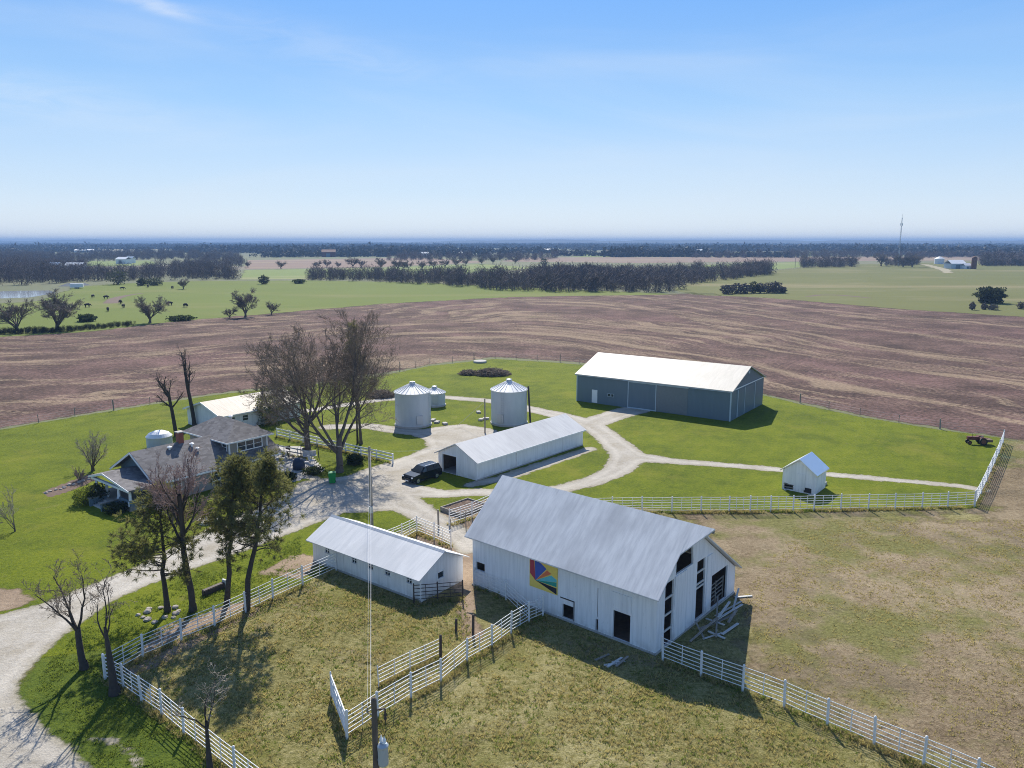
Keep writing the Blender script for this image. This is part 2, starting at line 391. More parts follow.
v = m.math('ADD', v, m.math('MULTIPLY', m.math('SUBTRACT', fine, .5), .80))
base = m.ramp(m.math('ADD', m.math('MULTIPLY', mid, .45), m.math('MULTIPLY', fine, .55)), [(.37, (0.0361, 0.0243, 0.0202)), (.5, (0.1064, 0.0675, 0.0549)), (.63, (0.2254, 0.1427, 0.1171))])
hen = m.step(m.noise(.022, 4, .6), .50, .66)
base = m.mix(m.math('MULTIPLY', hen, m.math('MULTIPLY', m.step(fine, .4, .6), .42)), base, (.22, .115, .115))
trk = m.math('SUBTRACT', 1, m.step(m.math('ABSOLUTE', m.math('SUBTRACT', sw, .52)), 0.0, .035)); trk = m.math('MULTIPLY', trk, m.step(fine, .3, .55)); v = m.math('ADD', v, m.math('MULTIPLY', trk, .22))
c = m.mix(m.math('MULTIPLY', m.step(v, .56, .95), .62), base, m.ramp(m.noise(2.2, 4, .7), [(.3, (.24, .17, .105)), (.7, (.46, .355, .235))]))
c = m.mix(m.math('MULTIPLY', m.step(m.noise(.03, 4, .6), .64, .74), .35), c, (.13, .15, .04))
m.bump(fine, .8, .3); m.edge(1.5, .4, .5, .1, 1); M['field'] = m.done(c, .95, 0, .1)
def pasture(name, a, b, dry):
    m = NT(name)
    n = m.noise(.02, 5, .6); f = m.noise(.5, 5, .7)
    c = m.mix(m.math('ADD', m.math('MULTIPLY', n, .6), m.math('MULTIPLY', f, .4)), a, b)
    c = m.mix(m.math('MULTIPLY', m.step(m.noise(.008, 5, .65, vec=m.map(scale=(.5, 1.6, 1))), .48, .68), .75), c, dry)
    m.bump(f, .5, .2); m.edge(3, 1, .2, .05, 3)
    return m.done(c, .95, 0, .1)
M['pasture'] = pasture('green_pasture', (.10, .135, .025), (.165, .195, .045), (.20, .195, .07))
M['pasture2'] = pasture('dry_pasture', (.105, .115, .038), (.18, .18, .065), (.26, .22, .12))
M['fartan'] = pasture('far_tan_field', (.21, .15, .12), (.27, .20, .15), (.30, .24, .16))
M['fargreen'] = pasture('far_green_field', (.15, .20, .055), (.21, .25, .09), (.27, .26, .13))
M['farpale'] = pasture('far_pale_field', (.30, .27, .18), (.36, .32, .22), (.40, .36, .26))
m = NT('pond_water'); m.bump(m.noise(.6, 3), .08, .05); M['water'] = m.done((.42, .46, .50), .08, 0, .6)

# ---------------------------------------------------------------- ground sheets
def sdist(X, Y, poly):
    """signed distance to a polygon, positive inside"""
    P = np.array(poly, float); Q = np.roll(P, -1, 0)
    d = np.full(X.shape, 1e18); ins = np.zeros(X.shape, bool)
    for (x0, y0), (x1, y1) in zip(P, Q):
        ex, ey = x1 - x0, y1 - y0; t = np.clip(((X - x0) * ex + (Y - y0) * ey) / (ex * ex + ey * ey + 1e-12), 0, 1)
        d = np.minimum(d, (X - x0 - t * ex) ** 2 + (Y - y0 - t * ey) ** 2)
        cr = ((y0 > Y) != (y1 > Y)) & (X < (x1 - x0) * (Y - y0) / (y1 - y0 + 1e-12) + x0)
        ins ^= cr
    d = np.sqrt(d); return np.where(ins, d, -d)

def ldist(X, Y, line, w):
    d = np.full(X.shape, 1e18); P = np.array(line, float)
    ws = w if isinstance(w, (list, tuple)) else [w] * len(P)
    for i in range(len(P) - 1):
        (x0, y0), (x1, y1) = P[i], P[i + 1]
        ex, ey = x1 - x0, y1 - y0; t = np.clip(((X - x0) * ex + (Y - y0) * ey) / (ex * ex + ey * ey + 1e-12), 0, 1)
        d = np.minimum(d, np.sqrt((X - x0 - t * ex) ** 2 + (Y - y0 - t * ey) ** 2) - (ws[i] + t * (ws[i + 1] - ws[i])) / 2)
    return -d

def sheet(name, mat, z, cell, margin, polys=(), lines=(), minus=(), box=None, parent=None):
    pts = [p for q in polys for p in q] + [p for q, w in lines for p in q]
    A = np.array(pts)
    pad = margin + max([0] + [max(w) if isinstance(w, (list, tuple)) else w for q, w in lines]) + cell
    x0, y0 = A.min(0) - pad; x1, y1 = A.max(0) + pad
    if box: x0, x1, y0, y1 = max(x0, box[0]), min(x1, box[1]), max(y0, box[2]), min(y1, box[3])
    nx, ny = int((x1 - x0) / cell) + 2, int((y1 - y0) / cell) + 2
    X, Y = np.meshgrid(x0 + np.arange(nx) * cell, y0 + np.arange(ny) * cell, indexing='ij')
    S = np.full(X.shape, -1e9)
    for q in polys: S = np.maximum(S, sdist(X, Y, q))
    for q, w in lines: S = np.maximum(S, ldist(X, Y, q, w))
    for q in minus: S = np.minimum(S, -sdist(X, Y, q))
    keep = np.maximum.reduce([S[:-1, :-1], S[1:, :-1], S[:-1, 1:], S[1:, 1:]]) > -margin
    I = np.arange(nx * ny).reshape(nx, ny)
    Qd = np.stack([I[:-1, :-1], I[1:, :-1], I[1:, 1:], I[:-1, 1:]], -1)[keep]
    used, inv = np.unique(Qd, return_inverse=True)
    V = np.stack([X.ravel(), Y.ravel(), np.full(nx * ny, z)], -1)[used]
    me = bpy.data.meshes.new(name); fill_mesh(me, V, inv.ravel(), np.full(len(Qd), 4))
    at = me.attributes.new('sd', 'FLOAT', 'POINT'); at.data.foreach_set('value', S.ravel()[used].astype(np.float32))
    me.materials.append(mat)
    o = bpy.data.objects.new(name, me); COL.objects.link(o); tag(o, kind='structure')
    return o

def ground_disc():
    rs = [0, 15, 30, 60, 90, 130, 200, 300, 450, 700, 1100, 1800, 3000, 5000, 8000, 10500]; n = 72
    vs = [(0, 0, 0)]; fs = []
    for r in rs[1:]: vs += [(r * math.cos(2 * math.pi * j / n), r * math.sin(2 * math.pi * j / n), 0) for j in range(n)]
    fs = [(0, 1 + j, 1 + (j + 1) % n) for j in range(n)]
    for k in range(len(rs) - 2):
        a, b = 1 + k * n, 1 + (k + 1) * n
        fs += [(a + j, b + j, b + (j + 1) % n, a + (j + 1) % n) for j in range(n)]
    mb = MB(); mb.add(vs, fs); o = mb.build('ground', M['farmland']); tag(o, kind='structure')
ground_disc()

FIELD_LOW = [(-250, 462), (0, 428), (75, 415), (150, 403), (215, 393), (300, 384), (395, 371), (430, 364), (495, 357), (560, 361), (620, 366), (700, 380), (765, 394), (800, 402), (860, 415), (940, 428), (1003, 437), (1100, 450), (1300, 480)]
FIELD_TOP = [(1300, 338), (1024, 316), (900, 308), (768, 297), (690, 293.5), (600, 294.5), (512, 296), (380, 303), (256, 314), (190, 319), (150, 323), (100, 330), (0, 336), (-250, 350)]
sheet('crop_field', M['field'], .008, 3.0, 4, [gs(FIELD_LOW + FIELD_TOP)])
sheet('paddock', M['paddock'] , .004, 2.0, 0, [[(-45, 4), (75, 4), (110, 60), (110, 101), (66, 101), (62, 70), (30, 80), (-20, 70), (-45, 40)]])
sheet('dry_lot', M['drylot'], .006, 1.0, 12, [gs([(690, 512), (800, 514), (976, 512), (1003, 440), (1100, 452), (1300, 480), (1400, 700), (1300, 800), (1060, 810), (1000, 800), (900, 735), (800, 688), (730, 662), (740, 590), (700, 550)])], box=(-20, 140, 20, 100))
sheet('lawn', M['lawn'], .012, .8, 2, [gs([(-220, 458), (0, 430), (75, 417), (150, 405), (215, 395), (300, 386), (395, 373), (430, 366), (495, 359), (560, 363), (620, 368), (700, 382), (765, 396), (800, 404), (860, 417), (940, 430), (1002, 438), (990, 470), (976, 508), (800, 510), (690, 511), (590, 504), (540, 500), (490, 497), (440, 515), (400, 530), (335, 562), (305, 580), (250, 596), (180, 622), (122, 655), (112, 645), (40, 660), (-220, 700)])])
sheet('verge', M['rough'], .010, .6, 3, [gs([(10, 690), (60, 630), (110, 595), (200, 560), (300, 520), (345, 515), (405, 512), (440, 512), (400, 532), (335, 562), (305, 582), (250, 600), (180, 628), (124, 660), (118, 685), (150, 710), (200, 747), (240, 790), (300, 960), (-150, 960), (-50, 760)])])
sheet('corral_ground', M['dirt'], .014, .5, 2.2, [gs([(436, 514), (488, 499), (560, 503), (560, 560), (474, 585), (480, 640), (465, 640), (455, 590), (400, 555)]), gs([(262, 572), (300, 552), (322, 560), (300, 580)]), gs([(-60, 598), (0, 589), (20, 590), (34, 600), (25, 606), (0, 612), (-60, 626)]),
      gs([(160, 625), (250, 600), (262, 610), (150, 668), (128, 672)])])
# gravel drive and yard
drive_lines = [
    (gs([(350, 494), (395, 474), (425, 461), (440, 452)]), [9, 8, 6.5, 5]),
    (gs([(300, 412), (345, 405), (380, 400), (420, 397), (441, 397), (492, 401), (530, 409), (562, 416), (590, 424)]), [2.4, 2.4, 2.4, 2.6, 2.6, 2.8, 3.2, 3.6, 4.0]),
    (gs([(590, 424), (612, 416), (634, 410)]), [4.5, 4.5, 5]),
    (gs([(590, 424), (601, 432), (617, 445), (630, 457), (618, 470), (594, 481), (562, 489), (520, 493.5), (480, 492), (440, 494), (400, 490)]), [3.8, 3.6, 3.8, 4.6, 3.2, 2.7, 2.4, 2.2, 2.2, 2.4, 4.5]),
    (gs([(630, 456.5), (680, 462), (740, 466), (800, 472), (880, 479), (960, 486), (982, 490)]), [4, 2.2, 1.9, 1.7, 1.7, 1.5, 1.3]),
    (gs([(390, 497), (420, 512), (450, 530), (472, 548)]), [5, 3.2, 3, 2.6]),
    (gs([(330, 427), (370, 426), (400, 431), (440, 434)]), [3, 3, 3.2, 3.4]),
    (gs([(290, 470), (318, 480), (332, 486)]), [1.2, 1.2, 2]),
    (gs([(470, 485), (500, 479), (545, 464), (590, 449)]), [1.6, 2.0, 2.0, 1.6]),
    (gs([(90, 740), (118, 742), (138, 765)]), [.1, .35, .2])]
sheet('gravel_drive', M['gravel'], .016, .4, 1.2,
      [gs([(-150, 655), (0, 614), (35, 606), (62, 597), (90, 585), (115, 574), (135, 568), (160, 555), (205, 530), (240, 515), (262, 505), (288, 492), (300, 482), (345, 476), (390, 470), (405, 510), (345, 513), (311, 525), (271, 541), (215, 561), (150, 584), (110, 602), (75, 627), (45, 652), (22, 680), (18, 695), (30, 712), (52, 733), (75, 750), (92, 770), (120, 800), (160, 900), (-300, 900)]), gs([(404, 433), (430, 428), (445, 426), (464, 424), (498, 430), (500, 440), (470, 452), (438, 468), (425, 472), (405, 480), (395, 470), (416, 458), (428, 449), (424, 440)])], drive_lines)
sheet('patio', M['concrete'], .020, .4, 0, [gs([(262, 447), (300, 447), (322, 470), (292, 482), (268, 470)])])
sheet('mulch_bed', M['mulch'], .020, .3, 0, [gs([(44, 492), (70, 482), (92, 474), (95, 480), (72, 490), (50, 497)])])
# far country
sheet('pasture', M['pasture'], .012, 8, 8, [gs([(-250, 350), (0, 337), (100, 331), (150, 324), (190, 320), (256, 315), (380, 304), (512, 297), (600, 295.5), (690, 294.5), (600, 291), (540, 288), (470, 285), (420, 282.5), (310, 280.5), (200, 281), (120, 283.5), (75, 287), (40, 301), (-250, 318)])])
sheet('meadow', M['pasture2'], .012, 10, 8, [gs([(1300, 339), (1024, 317), (900, 309), (768, 298), (690, 294.5), (672, 289), (700, 279), (780, 270), (830, 265), (940, 262.5), (1300, 262)])])
fz = .02
for nm, mt, pts in [
    ('tan_field', 'fartan', [(245, 269), (248, 260), (420, 257.8), (490, 262), (380, 267)]),
    ('green_field', 'fargreen', [(240, 279.5), (245, 270), (380, 268), (480, 264), (540, 268), (450, 275), (310, 279)]),
    ('brown_field', 'fartan', [(500, 261.5), (520, 257.5), (760, 257), (1200, 256), (1200, 260), (840, 261), (640, 263)]),
    ('green_strip', 'fargreen', [(570, 257), (590, 253), (800, 252), (900, 251.5), (900, 254), (740, 256)]),
    ('pale_strip', 'farpale', [(20, 250), (60, 247), (190, 246.3), (200, 248.5), (110, 251)]),
    ('pale_field', 'fargreen', [(85, 266), (90, 261), (150, 260.5), (160, 264.5), (120, 266.5)]),
    ('far_pasture', 'fargreen', [(690, 279), (640, 272), (700, 265), (800, 262), (830, 264.5), (770, 270)])]:
    P = gs(pts); A = np.array(P); fz += .004
    sheet(nm, M[mt], fz, max(8, float((A.max(0) - A.min(0)).max()) / 70), 8, [P])
o = MB(); pw = gs([(-200, 311), (0, 298.5), (30, 297.5), (56, 293), (50, 290.5), (20, 290.8), (-200, 298)])
o.add([(x, y, .03) for x, y in pw], [tuple(range(len(pw)))]); tag(o.build('pond', M['water']), kind='structure')
o = MB(); pw = gs([(58, 286.5), (68, 283), (85, 283.2), (90, 285), (75, 286.5)])
o.add([(x, y, .03) for x, y in pw], [tuple(range(len(pw)))]); tag(o.build('pond', M['water']), kind='structure')

# low ridges on the horizon
def ridge(name, y0, depth, h, seed, x0=-7500, x1=7500, tilt=0):
    r = np.random.default_rng(seed); n = 120; vs = []; fs = []
    ph = r.uniform(0, 6.28, 6)
    for i in range(n + 1):
        x = x0 + (x1 - x0) * i / n; t = x / 1000
        k = 1 + .25 * math.sin(t * 1.1 + ph[0]) + .18 * math.sin(t * 2.7 + ph[1]) + .1 * math.sin(t * 6.1 + ph[2]) + .06 * r.standard_normal() + tilt * x / 7500
        yy = y0 + 500 * math.sin(t * .5 + ph[3])
        vs += [(x, yy - depth, -1), (x, yy - depth * .4, h * k * .75), (x, yy, h * k), (x, yy + depth, -1)]
    for i in range(n):
        for j in range(3): a = i * 4 + j; fs.append((a, a + 4, a + 5, a + 1))
    tag(MB().add(vs, fs).build(name, M['farwood'], smooth=True), kind='structure')
ridge('hills', 8200, 1200, 33, 3, tilt=.12)
ridge('hills', 6600, 900, 23, 5, 300, 6000, tilt=.35)

# ================================================================ buildings
# local axes: x runs right-and-away, y runs left-and-away; the faces x = 0 and y = 0 look towards the drone
def frame_at(name, label, cat, x, y, deg): return thing(name, label, cat, (x, y, 0), R(deg))

def fbox(mb, face, c, a0, a1, z0, z1, d0, d1):
    """box on a face: face 'x' is the plane x=c looking to -x, 'y' the plane y=c looking to -y"""
    if face == 'x': mb.box(c - d1, c - d0, a0, a1, z0, z1)
    else: mb.box(a0, a1, c - d1, c - d0, z0, z1)

def window(par, face, c, a0, a1, z0, z1, fw=.07, mat='white', mull=0, rail=True, pane='glass', name='window'):
    f = MB()
    fbox(f, face, c, a0 - fw, a1 + fw, z1, z1 + fw, 0, .05); fbox(f, face, c, a0 - fw, a1 + fw, z0 - fw, z0, 0, .065)
    fbox(f, face, c, a0 - fw, a0, z0, z1, 0, .05); fbox(f, face, c, a1, a1 + fw, z0, z1, 0, .05)
    if rail: fbox(f, face, c, a0, a1, (z0 + z1) / 2 - .02, (z0 + z1) / 2 + .02, 0, .04)
    for k in range(mull):
        a = a0 + (a1 - a0) * (k + 1) / (mull + 1); fbox(f, face, c, a - .05, a + .05, z0, z1, 0, .045)
    o = f.build(name, M[mat], par)
    p = MB(); fbox(p, face, c, a0, a1, z0, z1, .003, .02); p.build('pane', M[pane], o)
    return o

def walls(par, W, L, outl_x, outl_y, mat, hx=(), hy=(), t=.14, outl_y2=None):
    """W along x, L along y. outl_x: (height) of x=0 and x=W walls; outl_y: gable outline of the y walls"""
    zx0, zx1 = outl_x
    a = MB().wall((0, 0, 0), (0, 1, 0), (-1, 0, 0), [(0, 0), (L, 0), (L, zx0), (0, zx0)], hx, t); a.build('wall', [mat, M['wood_and_inner_dark']], par)
    a = MB().wall((W, 0, 0), (0, 1, 0), (1, 0, 0), [(0, 0), (L, 0), (L, zx1), (0, zx1)], (), t); a.build('wall', [mat, M['wood_and_inner_dark']], par)
    ins = [(min(max(x, t), W - t), z) for x, z in outl_y]
    a = MB().wall((0, 0, 0), (1, 0, 0), (0, -1, 0), ins, hy, t); a.build('wall', [mat, M['wood_and_inner_dark']], par)
    a = MB().wall((0, L, 0), (1, 0, 0), (0, 1, 0), ins, (), t); a.build('wall', [mat, M['wood_and_inner_dark']], par)

def rect(a0, a1, z0, z1): return [(a0, z0), (a1, z0), (a1, z1), (a0, z1)]

def gable_roof(par, axis, prof, a0, a1, mat, th=.08, name='roof'):
    """prof: underside points across (eave, ridge, eave); extruded along axis"""
    top = [(u, z + th) for u, z in prof][::-1]
    fn = (lambda u, z, a: (u, a, z)) if axis == 'y' else (lambda u, z, a: (a, u, z))
    return MB().prism(list(prof) + top, fn, a0, a1).build(name, mat, par)

# ---- the big white barn
BARN = frame_at('barn', 'big weathered white barn with grey metal roof, tall dark openings and a hay hood', 'barn', 8.79, 43.62, 49.74)
W, L, XR, ZR = 11.26, 15.3, 3.8, 7.4
walls(BARN, W, L, (4.12, 2.08), [(0, 0), (W, 0), (W, 2.08), (XR, ZR - .04), (0, 4.2)], M['barnboard'],
      [rect(1.82, 3.1, .12, 2.0), rect(6.2, 7.1, .18, 1.16), rect(14.12, 14.98, 1.32, 1.95), rect(4.22, 4.42, .14, .95), rect(4.25, 4.31, 1.1, 3.1)],
      [[(2.3, 4.45), (4.6, 4.45), (4.45, 6.15), (2.3, 5.95)], rect(1.0, 2.1, .1, 4.3), [(5.2, .2), (6.55, .2), (6.35, 4.35), (5.2, 4.35)], rect(7.4, 9.95, .15, 2.6), rect(3.72, 3.80, .3, 1.5)])
gable_roof(BARN, 'y', [(-.45, 4.16 - .45 * .86), (XR, ZR), (W + .35, 2.1 - .35 * .71)], -.35, L + .4, M['barnroof'], .09)
hh = MB(); th = .09
for xa, za in ((2.1, ZR - (XR - 2.1) * .857), (5.7, ZR - (5.7 - XR) * .711)):
    a, b, c = (xa, -.352, za), (XR, -.352, ZR), (XR, -1.75, ZR)
    vs = [a, b, c] + [(p[0], p[1], p[2] + th) for p in (a, b, c)]
    hh.add(vs, [(0, 1, 2), (3, 4, 5), (0, 1, 4, 3), (1, 2, 5, 4), (0, 2, 5, 3)])
hh.build('hay_hood', M['barnroof'], BARN)
MB().bar((XR, -.36, ZR - .14), (XR, -1.7, ZR - .14), .14, .18).build('hood_beam', M['oldwood'], BARN)
p = MB(); p.box(-.06, -.003, -.05, L + .05, -.1, .13); p.box(-.06, W + .05, -.06, -.003, -.1, .13); p.build('plinth', M['concrete'], BARN)
for a0, a1, zs in ((1.0, 2.1, (1.0, 2.05, 3.15)), (5.2, 6.5, (2.35, 2.62, 3.45))):
    for z in zs: MB().box(a0, a1, .05, .11, z, z + .13).build('cross_board', M['palewood'], BARN)
gt = MB()
for z in (.35, .65, .95, 1.25, 1.55): gt.bar((7.4, .3, z), (9.95, .3, z + .1), .06)
for x in (7.5, 8.7, 9.85): gt.box(x - .04, x + .04, .24, .29, .1, 1.75)
gt.build('stall_gate', M['oldwood'], BARN)
for (a, z0, z1, dx) in ((2.15, .3, 4.5, .0),):
    MB().box(2.2, 3.68, -.055, -.004, .12, 4.38).build('sliding_door', M['barnboard'], BARN)
MB().box(6.62, 7.36, -.055, -.004, .2, 4.3).build('door_post', M['barnboard'], BARN)
MB().box(-.045, -.004, 1.75, 3.2, 2.14, 3.25).build('loft_hatch', M['barnboard'], BARN)
tr = MB(); fbox(tr, 'x', 0, 6.1, 7.25, 1.55, 1.6, 0, .06); fbox(tr, 'x', 0, 6.1, 6.16, .18, 1.55, 0, .03); tr.build('window_hood', M['darkpipe'], BARN)
fl = MB(); fl.box(.2, W - .2, .2, L - .2, -.1, .06); fl.build('floor', M['mulch'], BARN)
for y in (3.8, 7.6, 11.4):
    MB().box(XR - .09, XR + .09, y - .09, y + .09, .06, ZR - .1).build('inner_post', M['wood_and_inner_dark'], BARN)

# barn quilt hung on the wall
Q = thing('barn_quilt', 'square painted board with a colourful fan of wedges hung on the white barn wall', 'barn quilt', (8.79, 43.62, 0), R(49.74))
def qp(u, v): return (-.07, 9.88 - 2.38 * u, 1.62 + 2.1 * v)
qm = {k: plain('quilt_' + k, c, .6, 0, .12, 5) for k, c in dict(yellow=(0.806, 0.611, 0.130), red=(0.416, 0.052, 0.078), blue=(0.058, 0.117, 0.429), orange=(0.715, 0.182, 0.078), teal=(0.130, 0.520, 0.546), green=(0.026, 0.312, 0.247), black=(.02, .02, .035)).items()}
MB().box(-.062, -.004, 7.5, 9.88, 1.62, 3.72).build('board', qm['yellow'], Q)
C0 = (.22, .26)
for col, ring in (('red', [(.02, .45), (.02, .96), (.17, .97)]), ('blue', [(.19, .97), (.42, .90), (.62, .77)]), ('orange', [(.64, .74), (.79, .66)]), ('teal', [(.79, .61), (.98, .52), (.98, .44)]), ('green', [(.98, .43), (.98, .27)]), ('black', [(.98, .23), (.98, .02)])):
    pts = [qp(*C0)] + [qp(*q) for q in ring]; d = .012
    vs = pts + [(p_[0] + d, p_[1], p_[2]) for p_ in pts]; n = len(pts)
    MB().add(vs, [tuple(range(n)), tuple(range(n, 2 * n))[::-1]] + [(i, (i + 1) % n, n + (i + 1) % n, n + i) for i in range(n)]).build('wedge', qm[col], Q)

# ---- grey-blue machine shed
S = frame_at('machine_shed', 'long slate blue metal machine shed with a cream roof', 'shed', 30.76, 106.22, 54.74)
W, L, ze, zr = 14.44, 25.03, 4.35, 6.85
walls(S, W, L, (ze, ze), [(0, 0), (W, 0), (W, ze), (W / 2, zr - .03), (0, ze)], M['slate'])
gable_roof(S, 'y', [(-.25, ze - .25 * .345), (W / 2, zr), (W + .25, ze - .25 * .345)], -.3, L + .3, M['cream_roof'], .12)
d = MB(); fbox(d, 'x', 0, 11.45, 15.95, .1, 4.0, .005, .06); d.build('sliding_door', M['slate'], S)
d = MB(); fbox(d, 'x', 0, 6.4, 11.4, .1, 3.95, .005, .06); d.build('sliding_door', M['grey_door'], S)['label'] = 'plain grey sliding door leaf'
d = MB()
for a in (11.40, 15.97): fbox(d, 'x', 0, a - .06, a + .06, .1, 4.05, .0, .09)
fbox(d, 'x', 0, 11.3, 16.05, .02, .18, .0, .09); fbox(d, 'x', 0, 6.3, 16.05, 4.02, 4.16, 0, .12); d.build('door_track', M['slate_trim'], S)
d = MB(); fbox(d, 'x', 0, 21.3, 22.25, .1, 2.15, .005, .07); d.build('walk_door', M['white'], S)
for a in (18.45, 19.05): window(S, 'x', 0, a, a + .4, 1.4, 1.8, .05, 'slate_trim', 0, False)
d = MB(); fbox(d, 'y', 0, 2.75, 10.2, .1, 4.1, .005, .06); d.build('sliding_door', M['slate'], S)
for q in ((2.65, 2.8, 0), (5.6, 5.72, .062), (10.15, 10.3, 0)):
    d = MB(); fbox(d, 'y', 0, q[0], q[1], .1, 4.15, q[2], .095); d.build('door_trim', M['slate_trim'], S)
d = MB(); fbox(d, 'y', 0, .1, W - .1, 4.28, 4.42, 0, .07); d.build('eave_band', M['white'], S)
MB().box(-.05, .12, -.05, .12, 0, ze - .02).build('corner_trim', M['slate_trim'], S); MB().box(-.05, .12, L - .12, L + .05, 0, ze - .02).build('corner_trim', M['slate_trim'], S)
d = MB(); fbox(d, 'x', 0, -.2, L + .2, ze - .16, ze - .1, .22, .3); d.build('gutter', M['slate_trim'], S)
d = MB(); fbox(d, 'y', 0, W / 2 - .3, W / 2 + .3, 5.9, 6.3, 0, .06); d.build('gable_vent', M['slate_trim'], S)

# ---- white garage
S = frame_at('garage', 'long low white garage with one dark doorway beside the parked car', 'garage', -3.72, 78.77, 49.13)
W, L, ze, zr = 19.17, 5.86, 2.12, 3.52      # W along x, gables on x faces
def walls_x(par, W, L, ze, zr, mat, hx=(), hy=(), t=.14):
    out = [(t, 0), (L - t, 0), (L - t, ze + t * .4), (L / 2, zr - .03), (t, ze + t * .4)]
    MB().wall((0, 0, 0), (1, 0, 0), (0, -1, 0), rect(0, W, 0, ze), hy, t).build('wall', [mat, M['wood_and_inner_dark']], par)
    MB().wall((0, L, 0), (1, 0, 0), (0, 1, 0), rect(0, W, 0, ze), (), t).build('wall', [mat, M['wood_and_inner_dark']], par)
    MB().wall((0, 0, 0), (0, 1, 0), (-1, 0, 0), out, hx, t).build('wall', [mat, M['wood_and_inner_dark']], par)
    MB().wall((W, 0, 0), (0, 1, 0), (1, 0, 0), out, (), t).build('wall', [mat, M['wood_and_inner_dark']], par)
walls_x(S, W, L, ze, zr, M['whiteboard'], [rect(3.05, 5.2, .02, 2.05)])
k = (zr - ze) / (L / 2)
gable_roof(S, 'x', [(-.35, ze - .35 * k), (L / 2, zr), (L + .35, ze - .35 * k)], -.3, W + .2, M['garageroof'], .1)
d = MB(); fbox(d, 'x', 0, 2.93, 3.05, 0, 2.17, 0, .05); fbox(d, 'x', 0, 5.2, 5.32, 0, 2.17, 0, .05); fbox(d, 'x', 0, 3.05, 5.2, 2.05, 2.17, 0, .05); d.build('door_frame', M['white'], S)
MB().box(.2, W - .2, .2, L - .2, -.05, .03).build('floor', M['concrete'], S)
d = MB(); fbox(d, 'y', 0, 0, W, -.05, .14, .002, .05); d.build('plinth', M['concrete'], S)
for x in (6.4, 15.0):
    d = MB(); fbox(d, 'y', 0, x, x + .09, .15, ze - .1, .0, .09); d.build('downspout', M['white'], S)
d = MB(); fbox(d, 'y', 0, -.28, W + .18, ze - .22, ze - .06, .35, .38); d.build('fascia', M['white'], S)

# ---- low white chicken shed
S = frame_at('chicken_shed', 'low white shed with a row of small dark windows under a pale metal roof', 'shed', -6.42, 50.64, 52.62)
W, L, ze, zr = 4.53, 11.78, 1.98, 3.08
HX = [rect(a, a + .5, 1.14, 1.62) for a in (9.77, 6.65, 4.85, 3.05, .85)]
walls(S, W, L, (ze, ze), [(0, 0), (W, 0), (W, ze), (W / 2, zr - .03), (0, ze)], M['whiteboard'], HX, [rect(1.8, 2.42, 1.1, 1.58)], .12)
gable_roof(S, 'y', [(-.42, ze - .42 * .486), (W / 2, zr), (W + .42, ze - .42 * .486)], -.3, L + .3, M['shedroof'], .07)
MB().prism([(W / 2 - .16, zr + .0), (W / 2, zr + .085), (W / 2 + .16, zr + .0), (W / 2, zr + .14)], lambda u, z, a: (u, a, z), -.31, L + .31).build('ridge_cap', M['shedroof'], S)
MB().box(.2, W - .2, .2, L - .2, -.05, .05).build('floor', M['dark'], S)
for a in (9.77, 6.65, 4.85, 3.05, .85):
    f = MB(); fbox(f, 'x', .06, a, a + .5, 1.36, 1.4, 0, .02); fbox(f, 'x', .06, a + .23, a + .27, 1.14, 1.62, .0, .03)
    fbox(f, 'x', 0, a - .06, a + .56, 1.08, 1.135, 0, .05); fbox(f, 'x', 0, a - .06, a + .56, 1.625, 1.68, 0, .03)
    wn = f.build('window', M['white'], S); p = MB(); fbox(p, 'x', .1, a, a + .5, 1.14, 1.62, 0, .01); p.build('pane', M['glass'], wn)
f = MB(); fbox(f, 'y', 0, 1.74, 2.48, 1.02, 1.095, 0, .05); fbox(f, 'y', 0, 1.74, 2.48, 1.585, 1.64, 0, .03); fbox(f, 'y', 0, 1.74, 1.795, 1.09, 1.59, 0, .028); fbox(f, 'y', 0, 2.425, 2.48, 1.09, 1.59, 0, .028)
wn = f.build('window', M['white'], S); p = MB(); fbox(p, 'y', .1, 1.8, 2.42, 1.1, 1.58, 0, .01); p.build('pane', M['glass'], wn)
d = MB(); fbox(d, 'x', 0, -.02, L + .02, -.05, .16, .002, .04); d.build('plinth', M['concrete'], S)
d = MB(); fbox(d, 'x', 0, 8.1, 8.9, .16, 1.85, .004, .04); d.build('plank_door', M['whiteboard'], S)

# ---- small white shed on skids
S = frame_at('granary_shed', 'small white shed on skids with a steep metal roof behind the white fence', 'shed', 30.29, 73.96, 50.68)
W, L, ze, zr = 3.25, 3.32, 2.12, 3.38
m = NT('bright_shed_roof'); m.bump(m.step(m.wave(2.5, 0, 0, axis='X'), .6, .95), .3, .02); M['brightroof'] = m.done(m.mix(m.noise(2, 4), (.62, .68, .74), (.72, .76, .80)), .28, .65)
walls_x(S, W, L, ze, zr, M['barnboard'], [[(2.2, .12), (3.1, .12), (3.1, .75), (2.2, .6)]], [], .1)
k = (zr - ze) / (L / 2)
gable_roof(S, 'x', [(-.22, ze - .22 * k), (L / 2, zr), (L + .22, ze - .22 * k)], -.22, W + .22, M['brightroof'], .13)
d = MB(); fbox(d, 'x', 0, 1.0, 1.85, .35, 1.95, .003, .05); d.build('plank_door', M['barnboard'], S)
d = MB(); fbox(d, 'x', 0, .35, 1.1, .12, .62, .004, .03); d.build('dark_gap_panel', M['dark'], S)  # near-black panel paints the dark inside of a gap onto the wall
d = MB(); fbox(d, 'x', 0, 2.15, 3.15, .3, .38, .0, .04); fbox(d, 'x', 0, 2.15, 3.15, .6, .66, .0, .05); d.build('loose_board', M['oldwood'], S)
for y in (.4, 2.9): MB().box(-.3, W + .3, y - .12, y + .12, -.1, .12).build('skid', M['palewood'], S)
MB().box(W + .31, W + 1.2, .2, 1.6, 0, .3).build('step', M['concrete'], S)

